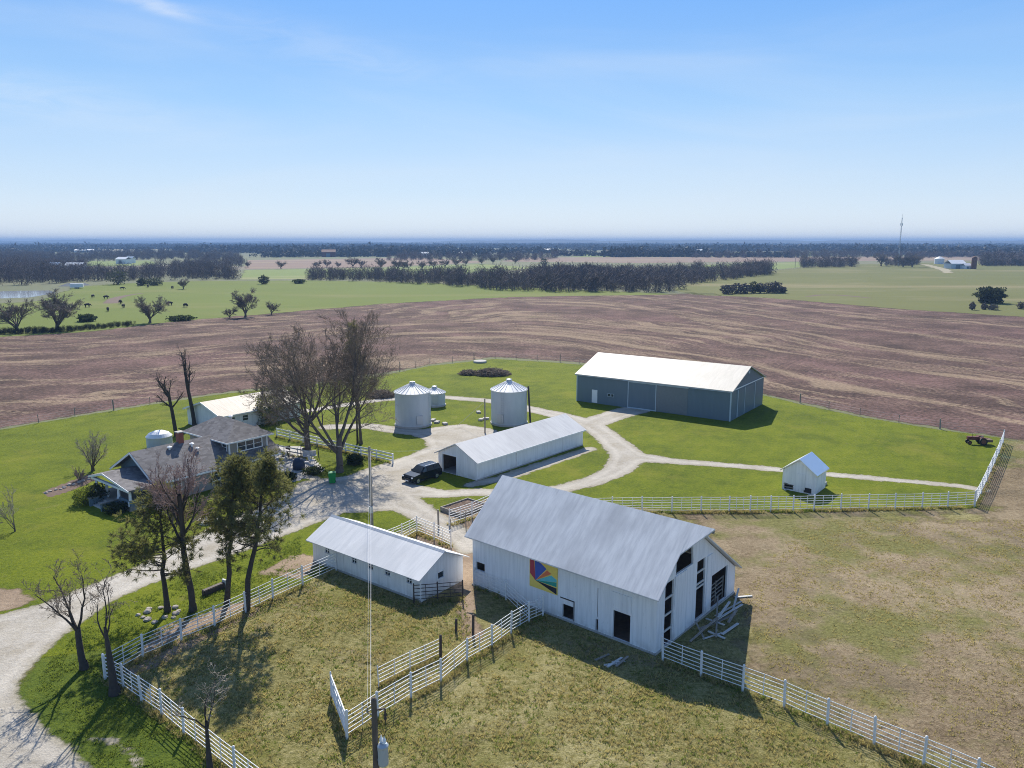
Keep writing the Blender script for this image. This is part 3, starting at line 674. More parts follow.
# ---- grey-roofed farmhouse
HS = frame_at('farmhouse', 'tan bungalow with grey shingle roofs, brick chimney and a front porch', 'house', -34.12, 71.7, 52)
W, L, ze, zr, yr = 13.1, 7.7, 2.42, 4.45, 3.85
MB().wall((0, 0, 0), (1, 0, 0), (0, -1, 0), rect(0, W, 0, ze), (), .15).build('wall', [M['siding'], M['wood_and_inner_dark']], HS)
MB().wall((0, L, 0), (1, 0, 0), (0, 1, 0), rect(0, W, 0, ze), (), .15).build('wall', [M['siding'], M['wood_and_inner_dark']], HS)
for x, n in ((0, -1), (W, 1)):
    MB().wall((x, 0, 0), (0, 1, 0), (n, 0, 0), [(.15, 0), (L - .15, 0), (L - .15, ze + .1), (yr, zr - .04), (.15, ze + .1)], (), .15).build('wall', [M['bluesiding'], M['wood_and_inner_dark']], HS)
k = (zr - ze) / yr
gable_roof(HS, 'x', [(-.65, ze - .65 * k + .04), (yr, zr + .04), (L + .65, ze - .65 * k + .04)], -.8, W + .6, M['shingle'], .14)
f = MB()
for s in (-1, 1):
    e = (-.82, yr + s * (yr + .66), ze - .66 * k - .02); f.bar(e, (-.82, yr, zr + .05), .05, .19)
f.build('rake_board', M['white'], HS)
f = MB(); fbox(f, 'y', 0, -.78, W + .55, ze - .66 * k - .04, ze - .66 * k + .14, .655, .70); f.build('fascia', M['white'], HS)
MB().wall((-.02, 0, 0), (0, 1, 0), (-1, 0, 0), [(2.2, 3.45), (5.5, 3.45), (yr, 4.3)], (), .02).build('gable_panel', [M['siding'], M['siding']], HS)
MB().box(-.06, .10, -.06, .10, 0, ze - .05).build('corner_trim', M['white'], HS)
for a0, a1 in ((1.25, 2.15), (2.75, 3.5), (5.5, 6.35), (10.2, 11.6)):
    window(HS, 'y', 0, a0, a1, .85, 2.0, .1)
window(HS, 'x', 0, 1.2, 2.2, .9, 2.0, .09); window(HS, 'x', 0, 5.4, 6.4, .9, 2.0, .09)
d = MB(); fbox(d, 'x', 0, 3.4, 4.3, .5, 2.3, .003, .06); d.build('front_door', M['white'], HS)
# second storey block with a hip roof
b0, b1, c0, c1 = 8.1, 12.7, .75, 8.4; zb, zt = 2.2, 4.28
bb = MB(); bb.box(b0, b1, c0, c1, zb, zt); bb.build('upper_storey', M['siding'], HS)
o_ = .55; hx = (b0 + b1) / 2; ez = zt - .05; pz = 6.0
E1 = [(b0 - o_, c0 - o_), (b1 + o_, c0 - o_), (b1 + o_, c1 + o_), (b0 - o_, c1 + o_)]
vs = [(x, y, ez) for x, y in E1] + [(x, y, ez + .14) for x, y in E1] + [(hx, c0 + 2.3, pz), (hx, c1 - 2.3, pz)]
MB().add(vs, [(0, 1, 2, 3), (0, 1, 5, 4), (1, 2, 6, 5), (2, 3, 7, 6), (3, 0, 4, 7), (4, 5, 8), (5, 6, 9, 8), (6, 7, 9), (7, 4, 8, 9)]).build('hip_roof', M['shingle'], HS)
f = MB(); f.box(b0 - o_ - .02, b1 + o_ + .02, c0 - o_ - .04, c0 - o_ - .005, ez - .02, ez + .13); f.box(b0 - o_ - .04, b0 - o_ - .005, c0 - o_ - .02, c1 + o_, ez - .02, ez + .13); f.build('fascia', M['white'], HS)
for q in (b0 - .05, b1 - .09): MB().box(q, q + .14, c0 - .05, c0 + .09, 2.7, zt - .06).build('corner_trim', M['white'], HS)
window(HS, 'y', c0, b0 + 1.0, b0 + 3.9, 3.1, 4.0, .1, 'white', 2)
window(HS, 'x', b0, c0 + .5, c0 + 1.2, 3.3, 3.95, .08)
ch = MB(); ch.box(4.2, 4.75, yr - .28, yr + .28, 4.1, 5.6); CHM = ch.build('chimney', M['brick'], HS)
MB().box(4.12, 4.83, yr - .36, yr + .36, 5.6, 5.7).build('chimney_cap', M['concrete'], CHM)
def vent(x, y, z):
    MB().lathe([(.10, z - .2), (.10, z + .14), (.24, z + .14), (.24, z + .22), (.02, z + .34)], 12, (x, y)).build('roof_vent', M['white'], HS, smooth=False)
vent(2.9, 3.1, 4.28); vent(5.2, 2.9, 4.2); vent(10.9, 4.6, 5.85); vent(5.4, 2.2, 3.8)
# porch
px0 = -3.3; py0, py1, pyr = -.7, 7.4, 4.4; pze, pzr = 2.08, 2.85
gable_roof(HS, 'x', [(py0, pze), (pyr, pzr), (py1, pze)], px0, -.02, M['shingle'], .12, 'porch_roof')
f = MB(); f.bar((px0 - .03, py0 - .02, pze + .0), (px0 - .03, pyr, pzr + .02), .06, .19); f.bar((px0 - .03, py1 + .02, pze), (px0 - .03, pyr, pzr + .02), .06, .19)
f.box(px0 + .05, px0 + .3, py0 + .3, py1 - .3, 1.92, 2.12); f.build('porch_beam', M['white'], HS)
MB().box(-3.1, -.16, -.3, 7.1, 0, .5).build('porch_floor', M['oldwood'], HS)
for y in (-.05, 2.2, 4.6, 6.8):
    MB().lathe([(.24, .5), (.24, .9), (.17, .95), (.12, 1.92)], 4, (-2.9, y)).build('porch_column', M['white'], HS)
kn = MB(); kn.box(-3.05, -2.9, -.15, 1.9, .5, 1.05); kn.box(-3.05, -.2, -.3, -.16, .5, 1.05); kn.build('knee_wall', M['bluesiding'], HS)
MB().box(-3.05, -2.9, 4.9, 6.6, .5, 1.05).build('knee_wall', M['bluesiding'], HS)
st = MB()
for i in range(3): st.box(-3.1 - .45 * (i + 1), -3.1 - .45 * i, 2.3, 4.4, 0, .42 - .13 * i)
st.build('porch_steps', M['concrete'], HS)
for y in (2.05, 4.45):
    c = MB(); c.box(-4.7, -3.12, y - .14, y + .14, 0, .75); cw = c.build('step_cheek', M['bluesiding'], HS)
    MB().box(-4.78, -3.12, y - .2, y + .2, .752, .84).build('cap', M['oldwood'], cw)

# ---- long shed behind the house
S = frame_at('storage_shed', 'white shed with a broad tan roof behind the farmhouse', 'shed', -38.5, 99.6, 52)
W, L, ze, zr = 12.6, 8.4, 2.3, 3.6
walls_x(S, W, L, ze, zr, M['whiteboard'])
k = (zr - ze) / (L / 2)
gable_roof(S, 'x', [(-.4, ze - .4 * k), (L / 2, zr), (L + .4, ze - .4 * k)], -.4, W + .3, M['tan_roof'], .09)
f = MB()
for s in (-1, 1): f.bar((-.42, L / 2 + s * (L / 2 + .4), ze - .4 * k), (-.42, L / 2, zr + .02), .04, .22)
f.build('rake_board', M['white'], S)
f = MB(); fbox(f, 'y', 0, -.38, W + .28, ze - .4 * k - .06, ze - .4 * k + .1, .402, .44); f.build('fascia', M['white'], S)
d = MB(); fbox(d, 'y', 0, 6.5, 9.2, .05, 2.0, .003, .06); d.build('overhead_door', M['slate_trim'], S)
for a in (1.2, 3.2): window(S, 'y', 0, a, a + .8, 1.1, 1.8, .08)

# ---- grain bins
def bin_(label, x, y, r, h, roof, ladder_ang, hatch_ang, base=True):
    t = thing('grain_bin', label, 'grain bin', (x, y, 0), 0, 'round grain bins of the farmyard')
    MB().lathe([(r + .12, -.05), (r + .12, .22), (r, .22)], 40).build('foundation', M['concrete'], t)
    MB().lathe([(r, .221), (r, h)], 48, cap=False).build('wall', M['galv'], t, smooth=True)
    n = 48; prof = [(r + .12, h - .06), (r + .12, h), (.42, h + roof - .12), (.42, h + roof)]
    MB().lathe(prof, n).build('roof', M['binroof'], t)
    rb = MB()
    for j in range(24):
        a = 2 * math.pi * j / 24
        rb.bar(((r + .1) * math.cos(a), (r + .1) * math.sin(a), h + .03), (.4 * math.cos(a), .4 * math.sin(a), h + roof - .08), .05, .07)
    rb.build('roof_rib', M['binroof'], t)
    MB().lathe([(.36, h + roof + .002), (.36, h + roof + .12), (.42, h + roof + .12), (.38, h + roof + .2), (.05, h + roof + .26)], 16).build('cap', M['steelgrey'], t)
    a = hatch_ang
    dr = MB(); p = Vector((math.cos(a), math.sin(a), 0)); q = Vector((-p.y, p.x, 0))
    c = p * (r - .02); vs = []
    for dd in (0, .1):
        for u, z in ((-.45, .5), (.45, .5), (.45, 1.75), (-.45, 1.75)): vs.append(c + p * dd + q * u + Vector((0, 0, z)))
    dr.add(vs, [(0, 1, 2, 3), (4, 5, 6, 7), (0, 1, 5, 4), (1, 2, 6, 5), (2, 3, 7, 6), (3, 0, 4, 7)])
    dr.build('hatch', M['steelgrey'], t)
    ld = MB(); a = ladder_ang; p = Vector((math.cos(a), math.sin(a), 0)); q = Vector((-p.y, p.x, 0))
    for s in (-.2, .2): ld.tube([p * (r + .1) + q * s + Vector((0, 0, .5)), p * (r + .1) + q * s + Vector((0, 0, h + .1))], .022, 5)
    for i in range(int(h / .35)):
        z = .7 + .33 * i
        if z < h: ld.tube([p * (r + .1) - q * .2 + Vector((0, 0, z)), p * (r + .1) + q * .2 + Vector((0, 0, z))], .014, 4)
    ld.build('ladder', M['steelgrey'], t)
    return t
bin_('galvanised grain bin with cone roof, nearest the driveway bend and the bare trees', -13.69, 104.3, 2.45, 4.75, 1.15, R(-20), R(-62))
bin_('tall galvanised grain bin just beyond the garage roof', -.41, 105.4, 2.5, 4.85, 1.2, R(-110), R(-118))
bin_('short squat grain bin half hidden behind a taller one', -12.0, 117.2, 1.65, 2.1, .75, R(200), R(-80))
t = thing('storage_tank', 'low white domed round tank showing behind the farmhouse roof', 'tank', (-43.6, 92.6, 0)); t.scale = (.86, .86, .92)
MB().lathe([(1.72, -.05), (1.72, 1.5)], 28, cap=False).build('wall', M['galv'], t, smooth=True)
MB().lathe([(1.78, 1.48), (1.78, 1.54), (1.35, 1.95), (.7, 2.2), (.05, 2.28)], 28).build('dome', M['farwhite'], t)
o = MB().tube([(2.55, 104.2, .2), (2.25, 105.0, 5.3)], .13, 8).build('grain_auger', M['darkpipe']); tag(o, 'dark auger tube leaning on the right side of a grain bin', 'auger')

# ================================================================ fences
FENCES = []
def pipe_fence(name, label, pts, h=1.5, nr=6, mat='pipewhite', pr=.07, rr=.024, z0=.28, stays=1, cat='fence', group=None, sub=0, wood=False):
    P = [Vector((*g(*p), 0)) for p in pts]
    if sub:
        Q = []
        for a, b in zip(P[:-1], P[1:]):
            n = max(1, round((b - a).length / sub)); Q += [a.lerp(b, i / n) for i in range(n)]
        P = Q + [P[-1]]
    O = P[0].copy(); t = thing(name, label, cat, O, 0, group); P = [p - O for p in P]
    FENCES.append([O + p for p in P])
    for p in P:
        lx, ly = random.gauss(0, .025), random.gauss(0, .025); hz_ = random.uniform(-.03, .04)
        if wood: MB().box(p.x - pr, p.x + pr, p.y - pr, p.y + pr, -.2, h + .06).build('post', M[mat], t)
        else: MB().tube([p + Vector((0, 0, -.2)), p + Vector((lx, ly, h + .06 + hz_)), p + Vector((lx, ly, h + .10 + hz_))], [pr, pr, pr * .4], 10).build('post', M[mat], t, smooth=False)
    for k in range(nr):
        z = z0 + (h - .04 - z0) * k / (nr - 1); r = MB()
        for a, b in zip(P[:-1], P[1:]):
            d = Vector((0, 0, z)); j = Vector((0, 0, random.uniform(-.035, .02)))
            if wood: r.bar(a + d, b + d, .035, .15)
            else: r.tube([a + d, (a + b) / 2 + d + j, b + d], rr, 6)
        r.build('rail', M[mat], t)
    if stays:
        for a, b in zip(P[:-1], P[1:]):
            for i in range(stays):
                c = a.lerp(b, (i + 1) / (stays + 1))
                MB().tube([c + Vector((0, 0, z0 - .05)), c + Vector((0, 0, h - .02))], rr * 1.1, 6).build('stay', M[mat], t)
    return t

pipe_fence('pipe_fence', 'white pipe fence between the drive and the left paddock, running up to the low shed', [(105, 679), (143, 658), (181.5, 641), (215, 627.7), (246, 613), (273, 600), (303, 586), (336, 571)], 1.5)
pipe_fence('pipe_fence', 'white pipe fence running from the old tree trunk down the near left paddock edge', [(105.6, 679.6), (123.5, 689), (142, 702), (162, 716), (184, 735), (209, 755), (235, 776), (265, 800), (300, 830)], 1.5)
pipe_fence('pipe_fence', 'white pipe fence slanting from the utility pole up to the barn quilt', [(347, 739), (378, 718), (411, 698), (441, 683), (467, 662), (492, 648), (511, 634), (529, 623), (543, 617)], 1.5)
pipe_fence('pipe_gate', 'white pipe gate standing open, seen end on beside the utility pole', [(346.4, 738), (331.5, 697)], 1.45, 8, rr=.04, stays=3, cat='gate', pr=.05)
pipe_fence('portable_fence', 'short loose white pipe panel inside the left paddock', [(379, 687), (410, 671), (440, 657)], 1.25, 5, pr=.035, stays=1, cat='fence panel')
pipe_fence('pipe_fence', 'pipe fence in the shade close along the barn wall', [(474, 586), (506, 600), (529, 622)], 1.4, 5, 'pipewhite', .05, .022)
pipe_fence('corral_gate', 'rusty pipe gate with painted-in shade across the end of the low shed', [(414, 603), (438, 601), (462.5, 599)], 1.35, 5, 'darkpipe', .05, .025, cat='gate')  # dark pipe colour paints in the shade falling on this gate
pipe_fence('corral_fence', 'grey pipe pen fence behind the low shed roof', [(385, 548), (402, 541), (417, 533), (434, 540), (451, 548)], 1.5, 6, 'pipewhite', .055, .028)
pipe_fence('pipe_fence', 'short white pipe fence between the planter box and the barn roof', [(449, 526), (472, 518), (494, 508)], 1.5, 6, 'pipewhite', .06, .03)
pipe_fence('pipe_fence', 'long white pipe fence behind the barn in front of the small shed', [(560, 514.5), (587, 514), (612, 513.5), (642, 513), (671.5, 513), (701, 512.6), (729, 512.6), (750, 512.4), (770.5, 512), (793, 511.7), (813.5, 511), (840.5, 510.5), (868, 510), (895, 509.5), (922, 509), (947.5, 508.3), (974, 507)], 1.55, 6, stays=2)
pipe_fence('pipe_fence', 'white pipe fence along the far right lawn edge, seen nearly end on', [(974.6, 506.4), (981, 494), (986.5, 482), (991, 472), (995, 463), (999, 453.5), (1003, 443)], 1.6, 7, stays=2, rr=.03)
pipe_fence('pipe_fence', 'white pipe fence from the near barn corner to the lower right', [(663, 661), (701, 676), (742.5, 691), (784, 707), (827, 726), (874, 746), (923, 766), (975, 789), (1030, 815)], 1.52)
pipe_fence('board_fence', 'white three board fence under the big bare trees', [(277, 437), (393, 463.5)], 1.15, 3, 'white', .07, stays=0, sub=2.5, z0=.35, wood=True)
pipe_fence('rail_fence', 'thin two rail fence beside the patio', [(258, 449), (312, 460)], 1.0, 2, 'palewood', .04, stays=0, sub=2.5, z0=.5, wood=True)

def wire_fence(name, label, pts, h=1.2, sub=6, cat='wire fence'):
    P = [Vector((*g(*p), 0)) for p in pts]; Q = []
    for a, b in zip(P[:-1], P[1:]):
        n = max(1, round((b - a).length / sub)); Q += [a.lerp(b, i / n) for i in range(n)]
    Q.append(P[-1]); O = Q[0].copy(); t = thing(name, label, cat, O); Q = [q - O for q in Q]
    for i, q in enumerate(Q):
        k = .09 if i % 4 == 0 else .045
        MB().tube([q + Vector((0, 0, -.2)), q + Vector((random.uniform(-.06, .06), random.uniform(-.06, .06), h + .15 * random.random() + (.3 if i % 4 == 0 else 0)))], k, 6).build('post', M['oldwood'], t)
    for z in (.35, .7, 1.05):
        w = MB(); w.tube([q + Vector((0, 0, z)) for q in Q], .006, 4); w.build('wire', M['wire'], t)
wire_fence('wire_fence', 'old wire fence between the back lawn and the crop field', [(400, 370), (430, 364.5), (495, 358), (560, 362), (600, 366)], 1.25, 5)
wire_fence('wire_fence', 'old wire fence between the house lawn and the crop field', [(-40, 437), (0, 430), (75, 416.5), (150, 404.5)], 1.2, 6)
wire_fence('wire_fence', 'wire fence between the large lawn and the crop field beyond the machine shed', [(800, 403), (860, 416), (940, 429), (1003, 438)], 1.1, 6)
wire_fence('wire_fence', 'few thin posts with wire across the dirt lane by the barn roof', [(438.6, 528), (451, 534), (466, 527)], 1.3, 3)
for (px, py), lb, h in (((473, 635), 'dark wooden post beside the white fence, near the sunlit dirt lane', 1.4), ((456, 632), 'thin leaning post in the left paddock near the sunlit dirt lane', .9), ((440.5, 658), 'dark post at the end of the loose pipe panel', 1.5)):
    x, y = g(px, py); t = MB().tube([(0, 0, -.2), (.03, 0, h), (.03, 0, h + .04)], [.09, .085, .03], 8).build('fence_post', M['darkpipe'], loc=(x, y, 0)); tag(t, lb, 'post')

# ================================================================ poles, wires
def catenary(a, b, sag, n=14):
    a, b = Vector(a), Vector(b)
    return [a.lerp(b, i / n) + Vector((0, 0, -4 * sag * (i / n) * (1 - i / n))) for i in range(n + 1)]
NP = (-5.18, 26.3)
t = thing('utility_pole', 'nearest wooden utility pole carrying a grey transformer can', 'utility pole', (NP[0], NP[1], 0))
MB().tube([(0, 0, -.3), (0, 0, 4), (0, 0, 8.15), (0, 0, 8.2)], [.14, .125, .105, .05], 12).build('pole', M['pole'], t)
tr = MB(); tr.lathe([(r_, z_ - .3) for r_, z_ in ((.02, 5.78), (.185, 5.78), (.2, 5.85), (.2, 6.5), (.215, 6.53), (.215, 6.59), (.14, 6.68), (.02, 6.7))], 20, (.30, -.10))
TR = tr.build('transformer', M['steelgrey'], t, smooth=False)
for x, y in ((.24, -.06), (.37, -.14)): MB().lathe([(r_, z_ - .36) for r_, z_ in ((.05, 6.7), (.05, 6.78), (.075, 6.8), (.045, 6.86), (.075, 6.88), (.03, 6.98), (.015, 7.05))], 10, (x, y)).build('bushing', M['white'], TR)
b = MB(); b.box(.08, .18, -.08, .0, 5.6, 5.7); b.box(.08, .18, -.08, .0, 6.05, 6.15); b.build('bracket', M['steelgrey'], t)
c = MB(); c.bar((.1, 0, 7.7), (.42, -.04, 7.78), .05); c.lathe([(.04, 7.3), (.06, 7.36), (.04, 7.44), (.06, 7.5), (.04, 7.58), (.03, 7.78)], 8, (.42, -.04)); c.build('cutout_fuse', M['darkpipe'], t)
c = MB(); c.bar((-.1, 0, 7.5), (-.26, .05, 7.54), .04); c.lathe([(.035, 7.54), (.05, 7.6), (.03, 7.66), (.045, 7.72), (.02, 7.76)], 8, (-.26, .05)); c.build('insulator', M['oldwood'], t)
MB().tube([(.42, -.04, 7.3), (.46, -.2, 6.95), (.37, -.14, 6.69)], .014, 5).build('jumper', M['black'], t)
x, y = g(372, 527); YP = (x, y, 7.2)
t = thing('utility_pole', 'grey utility pole standing behind the low shed roof', 'utility pole', (x, y, 0))
MB().tube([(0, 0, -.3), (0, 0, 4), (0, 0, 7.35), (0, 0, 7.4)], [.15, .13, .11, .05], 12).build('pole', M['oldwood'], t)
MB().bar((-.35, 0, 6.95), (.35, 0, 6.95), .07, .09).build('crossarm', M['oldwood'], t)
MB().box(-.16, .16, -.32, -.14, 1.4, 2.0).build('meter_box', M['steelgrey'], t)
x, y = g(485, 433); SP_ = (x, y, 4.6)
t = thing('utility_pole', 'short thin pole beside the garage roof with a slanting guy wire', 'utility pole', (x, y, 0))
MB().tube([(0, 0, -.3), (0, 0, 4.6), (0, 0, 4.65)], [.10, .085, .04], 10).build('pole', M['oldwood'], t)
MB().tube([(0, 0, 4.3), (g(457, 426)[0] - x, g(457, 426)[1] - y, 0)], .02, 5).build('guy_wire', M['wire'], t)
def cable(label, a, b, sag, r=.014):
    tag(MB().tube(catenary(a, b, sag), r, 5).build('power_cable', M['wire']), label, 'cable')
cable('thin service cable strung from the nearest pole to the yard pole, the brighter of two', (NP[0] - .13, NP[1] + .05, 7.9), (YP[0] + .12, YP[1], 7.0), .3, .010)
cable('fainter second cable strung from the nearest pole to the yard pole', (NP[0] - .26, NP[1] + .05, 7.72), (YP[0] - .05, YP[1], 7.0), .42, .004)
cable('thin cable strung from the yard pole to the farmhouse corner', (YP[0] - .1, YP[1], 7.1), (-25.4, 84.5, 4.3), .5, .009)
cable('thin cable strung from the yard pole to the garage gable', (YP[0] + .1, YP[1], 7.1), (-5.5, 81.0, 3.5), .4, .009)

# ================================================================ vehicles and yard things
def wheel(par, x, y, r, w, tyre='black', rim='chrome'):
    t = MB().prism([(r * math.cos(a), r * math.sin(a)) for a in [2 * math.pi * i / 20 for i in range(20)]], lambda u, v, a: (x + u, y + a, r + v), -w / 2, w / 2).build('wheel', M[tyre], par)
    s = 1 if y > 0 else -1
    MB().prism([(.62 * r * math.cos(a), .62 * r * math.sin(a)) for a in [2 * math.pi * i / 16 for i in range(16)]], lambda u, v, a: (x + u, y + a, r + v), s * w / 2, s * (w / 2 + .02)).build('rim', M[rim], t)

ra, rb_ = Vector(g(419, 483.5)), Vector(g(435.5, 478.5)); hd = (ra - rb_); ang = math.atan2(hd.y, hd.x)
mid = (ra + rb_) / 2 + Vector((-math.sin(ang), math.cos(ang))) * -.8
CAR = thing('parked_car', 'dark estate car parked on the gravel in front of the garage', 'car', (mid.x, mid.y, 0), ang); CAR.scale = (.93,) * 3
side = [(-2.25, .42), (-2.3, .75), (-2.22, 1.08), (-1.9, 1.12), (.85, 1.10), (1.1, 1.05), (1.95, .93), (2.22, .78), (2.3, .5), (2.25, .3), (-2.2, .3)]
MB().prism(side, lambda u, z, a: (u, a, z), -.92, .92).build('body', M['carpaint'], CAR, bevel=.05)
cab = MB(); lo = [(-2.2, 1.11), (.95, 1.09)]; hi = [(-1.95, 1.70), (.2, 1.68)]
vs = [(x, s * .88, z) for x, z in lo for s in (-1, 1)] + [(x, s * .70, z) for x, z in hi for s in (-1, 1)]
cab.add(vs, [(0, 1, 3, 2), (4, 6, 7, 5), (0, 4, 5, 1), (2, 3, 7, 6), (0, 2, 6, 4), (1, 5, 7, 3)]); cab.build('cabin', M['carpaint'], CAR, bevel=.03)
def quad(name, pts, off, mat, par):
    o = Vector(off); a = [Vector(p) for p in pts]; vs = a + [p + o for p in a]
    MB().add(vs, [(0, 1, 2, 3), (7, 6, 5, 4), (0, 1, 5, 4), (1, 2, 6, 5), (2, 3, 7, 6), (3, 0, 4, 7)]).build(name, M[mat], par)
for s in (-1, 1):
    for x0, x1, u0, u1 in ((-.05, .72, .02, .16), (-1.05, -.15, -1.0, -.08), (-1.98, -1.15, -1.83, -1.1)):
        quad('side_window', [(x0, s * .874, 1.15), (x1, s * .874, 1.15), (u1, s * .716, 1.63), (u0, s * .716, 1.63)], (0, s * .008, .003), 'glass', CAR)
    MB().box(.55, .72, s * .92 - .02, s * .92 + s * .16, 1.08, 1.22).build('wing_mirror', M['carpaint'], CAR)
    MB().box(2.06, 2.235, s * .78 - .12, s * .78 + .1, .68, .84).build('headlight', M['lamp_glass'], CAR)
    MB().box(-2.30, -2.2, s * .80 - .09, s * .80 + .09, .75, 1.05).build('tail_light', M['tail'], CAR)
    MB().tube([(-1.8, s * .6, 1.75), (.05, s * .6, 1.74)], .025, 6).build('roof_rail', M['chrome'], CAR)
    for x in (-1.42, 1.42): wheel(CAR, x, s * .84, .34, .22)
quad('windscreen', [(.93, -.76, 1.12), (.93, .76, 1.12), (.27, .62, 1.65), (.27, -.62, 1.65)], (.012, 0, .012), 'glass', CAR)
quad('rear_window', [(-2.185, -.7, 1.16), (-2.185, .7, 1.16), (-2.0, .6, 1.6), (-2.0, -.6, 1.6)], (-.012, 0, .004), 'glass', CAR)
MB().box(2.2, 2.315, -.5, .5, .5, .66).build('grille', M['black'], CAR)
MB().box(2.2, 2.34, -.25, .25, .36, .47).build('number_plate', M['white'], CAR)

# rusty machine by the right fence
x, y = g(976, 444); T = thing('farm_machine', 'rusty dark red farm machine parked on the lawn beside the right white fence', 'farm machine', (x, y, 0), R(170)); T.scale = (.74,) * 3
MB().box(-.4, 1.5, -.3, .3, .75, 1.3).build('bonnet', M['red'], T, bevel=.06)
MB().box(-1.2, -.3, -.45, .45, .7, 1.0).build('seat_deck', M['rust'], T); MB().box(-1.0, -.6, -.25, .25, 1.0, 1.35).build('seat', M['black'], T)
MB().tube([(-.35, 0, 1.2), (-.65, 0, 1.55)], .025, 6).build('steering_column', M['rust'], T)
for s in (-1, 1):
    wheel(T, -.8, s * .75, .62, .35, 'black', 'rust'); wheel(T, 1.2, s * .5, .33, .2, 'black', 'rust')
    MB().box(-1.4, -.2, s * .78 - .2, s * .78 + .2, 1.26, 1.31).build('mudguard', M['red'], T)
MB().box(-2.3, -1.25, -.7, .7, .55, .95).build('rear_box', M['wood_and_inner_dark'], T)
MB().tube([(.7, .1, 1.3), (.7, .1, 1.8)], .04, 8).build('exhaust', M['rust'], T)

# wheelie bin
x, y = g(332.5, 483); T = thing('rubbish_bin', 'bright green wheeled rubbish bin at the foot of a big tree', 'rubbish bin', (x, y, 0), R(10))
MB().add([(-.3, -.3, .08), (.3, -.3, .08), (.3, .3, .08), (-.3, .3, .08), (-.38, -.38, 1.1), (.38, -.38, 1.1), (.38, .38, 1.1), (-.38, .38, 1.1)], [(0, 3, 2, 1), (4, 5, 6, 7), (0, 1, 5, 4), (1, 2, 6, 5), (2, 3, 7, 6), (3, 0, 4, 7)]).build('body', M['green_bin'], T)
MB().box(-.4, .4, -.42, .42, 1.105, 1.19).build('lid', M['green_bin'], T, bevel=.03)
for s in (-1, 1): wheel(T, s * .26, .34, .1, .06, 'black', 'black')

# raised planter
x, y = g(464, 509.5); T = thing('planter_box', 'low wooden planter box filled with brown soil beside the lane', 'planter', (x, y, 0), R(47))
pl = MB(); a, b = 3.6, 2.7
pl.box(-a / 2, a / 2, -b / 2, -b / 2 + .12, 0, .42); pl.box(-a / 2, a / 2, b / 2 - .12, b / 2, 0, .42); pl.box(-a / 2, -a / 2 + .12, -b / 2 + .12, b / 2 - .12, 0, .42); pl.box(a / 2 - .12, a / 2, -b / 2 + .12, b / 2 - .12, 0, .42)
pl.build('frame', M['oldwood'], T)
s = MB(); n = 9; vs = [(-a / 2 + .12 + (a - .24) * i / n, -b / 2 + .12 + (b - .24) * j / n, .26 + .16 * random.random() * (0 < i < n and 0 < j < n)) for i in range(n + 1) for j in range(n + 1)]
s.add(vs, [(i * (n + 1) + j, (i + 1) * (n + 1) + j, (i + 1) * (n + 1) + j + 1, i * (n + 1) + j + 1) for i in range(n) for j in range(n)]); s.build('soil', M['mulch'], T)

# patio things
def chair(label, px, py, rz, mat):
    x, y = g(px, py); t = thing('patio_chair', label, 'chair', (x, y, .02), R(rz), 'chairs on the patio')
    MB().box(-.27, .27, -.27, .27, .40, .46).build('seat', M[mat], t); MB().add(*[[(-.27, .25, .46), (.27, .25, .46), (.27, .38, 1.0), (-.27, .38, 1.0), (-.27, .30, .46), (.27, .30, .46), (.27, .43, 1.0), (-.27, .43, 1.0)], [(0, 1, 2, 3), (4, 7, 6, 5), (0, 4, 5, 1), (2, 6, 7, 3), (1, 5, 6, 2), (0, 3, 7, 4)]]).build('backrest', M[mat], t)
    for sx in (-.23, .23):
        for sy in (-.23, .23): MB().box(sx - .025, sx + .025, sy - .025, sy + .025, 0, .4).build('leg', M[mat], t)
for a in (('dark patio chair nearest the house wall', 277, 453, 20, 'darkpipe'), ('dark patio chair at the back of the patio', 288, 453, 200, 'darkpipe'), ('dark patio chair beside the blue covered grill', 291, 459, 120, 'darkpipe'), ('pale patio chair on the near side of the patio', 283, 462, 300, 'cushion'), ('pale patio chair at the tree end of the patio', 312, 464, 80, 'cushion'), ('dark patio chair at the tree end of the patio', 306, 457, 40, 'darkpipe')): chair(*a)
x, y = g(283, 457); t = thing('patio_table', 'pale round table between patio chairs', 'table', (x, y, .02)); MB().lathe([(.7, .7), (.72, .74), (.7, .76)], 24).build('tabletop', M['cushion'], t); MB().lathe([(.3, 0), (.3, .04), (.05, .06), (.05, .7)], 12).build('pedestal', M['darkpipe'], t)
x, y = g(299, 469); t = thing('covered_grill', 'grill under a dark blue cover on the patio', 'grill', (x, y, .02)); MB().lathe([(.65, 0), (.7, .5), (.62, .95), (.4, 1.2), (.1, 1.28)], 16).build('cover', M['navy'], t, smooth=True); MB().box(.66, 1.1, -.22, .22, .78, .83).build('side_shelf', M['cushion'], t)
x, y = g(310, 460); t = thing('porch_swing', 'dark framed garden swing by the tree end of the patio', 'garden swing', (x, y, .02), R(20))
f = MB()
for s in (-1, 1):
    f.tube([(s * 1.0, -.6, 0), (s * .95, 0, 1.8)], .035, 6); f.tube([(s * 1.0, .6, 0), (s * .95, 0, 1.8)], .035, 6)
f.tube([(-1, 0, 1.8), (1, 0, 1.8)], .035, 6); f.build('frame', M['darkpipe'], t)
MB().box(-.75, .75, -.25, .25, .45, .52).build('seat', M['cushion'], t); MB().box(-.75, .75, .25, .31, .5, 1.0).build('backrest', M['cushion'], t)
x, y = g(208.5, 522); t = thing('stone_fire_ring', 'small pale ring of stones on the grass near the house', 'fire ring', (x, y, 0)); MB().lathe([(.9, 0), (.95, .25), (.6, .3), (.55, .1)], 14).build('ring', M['cushion'], t)
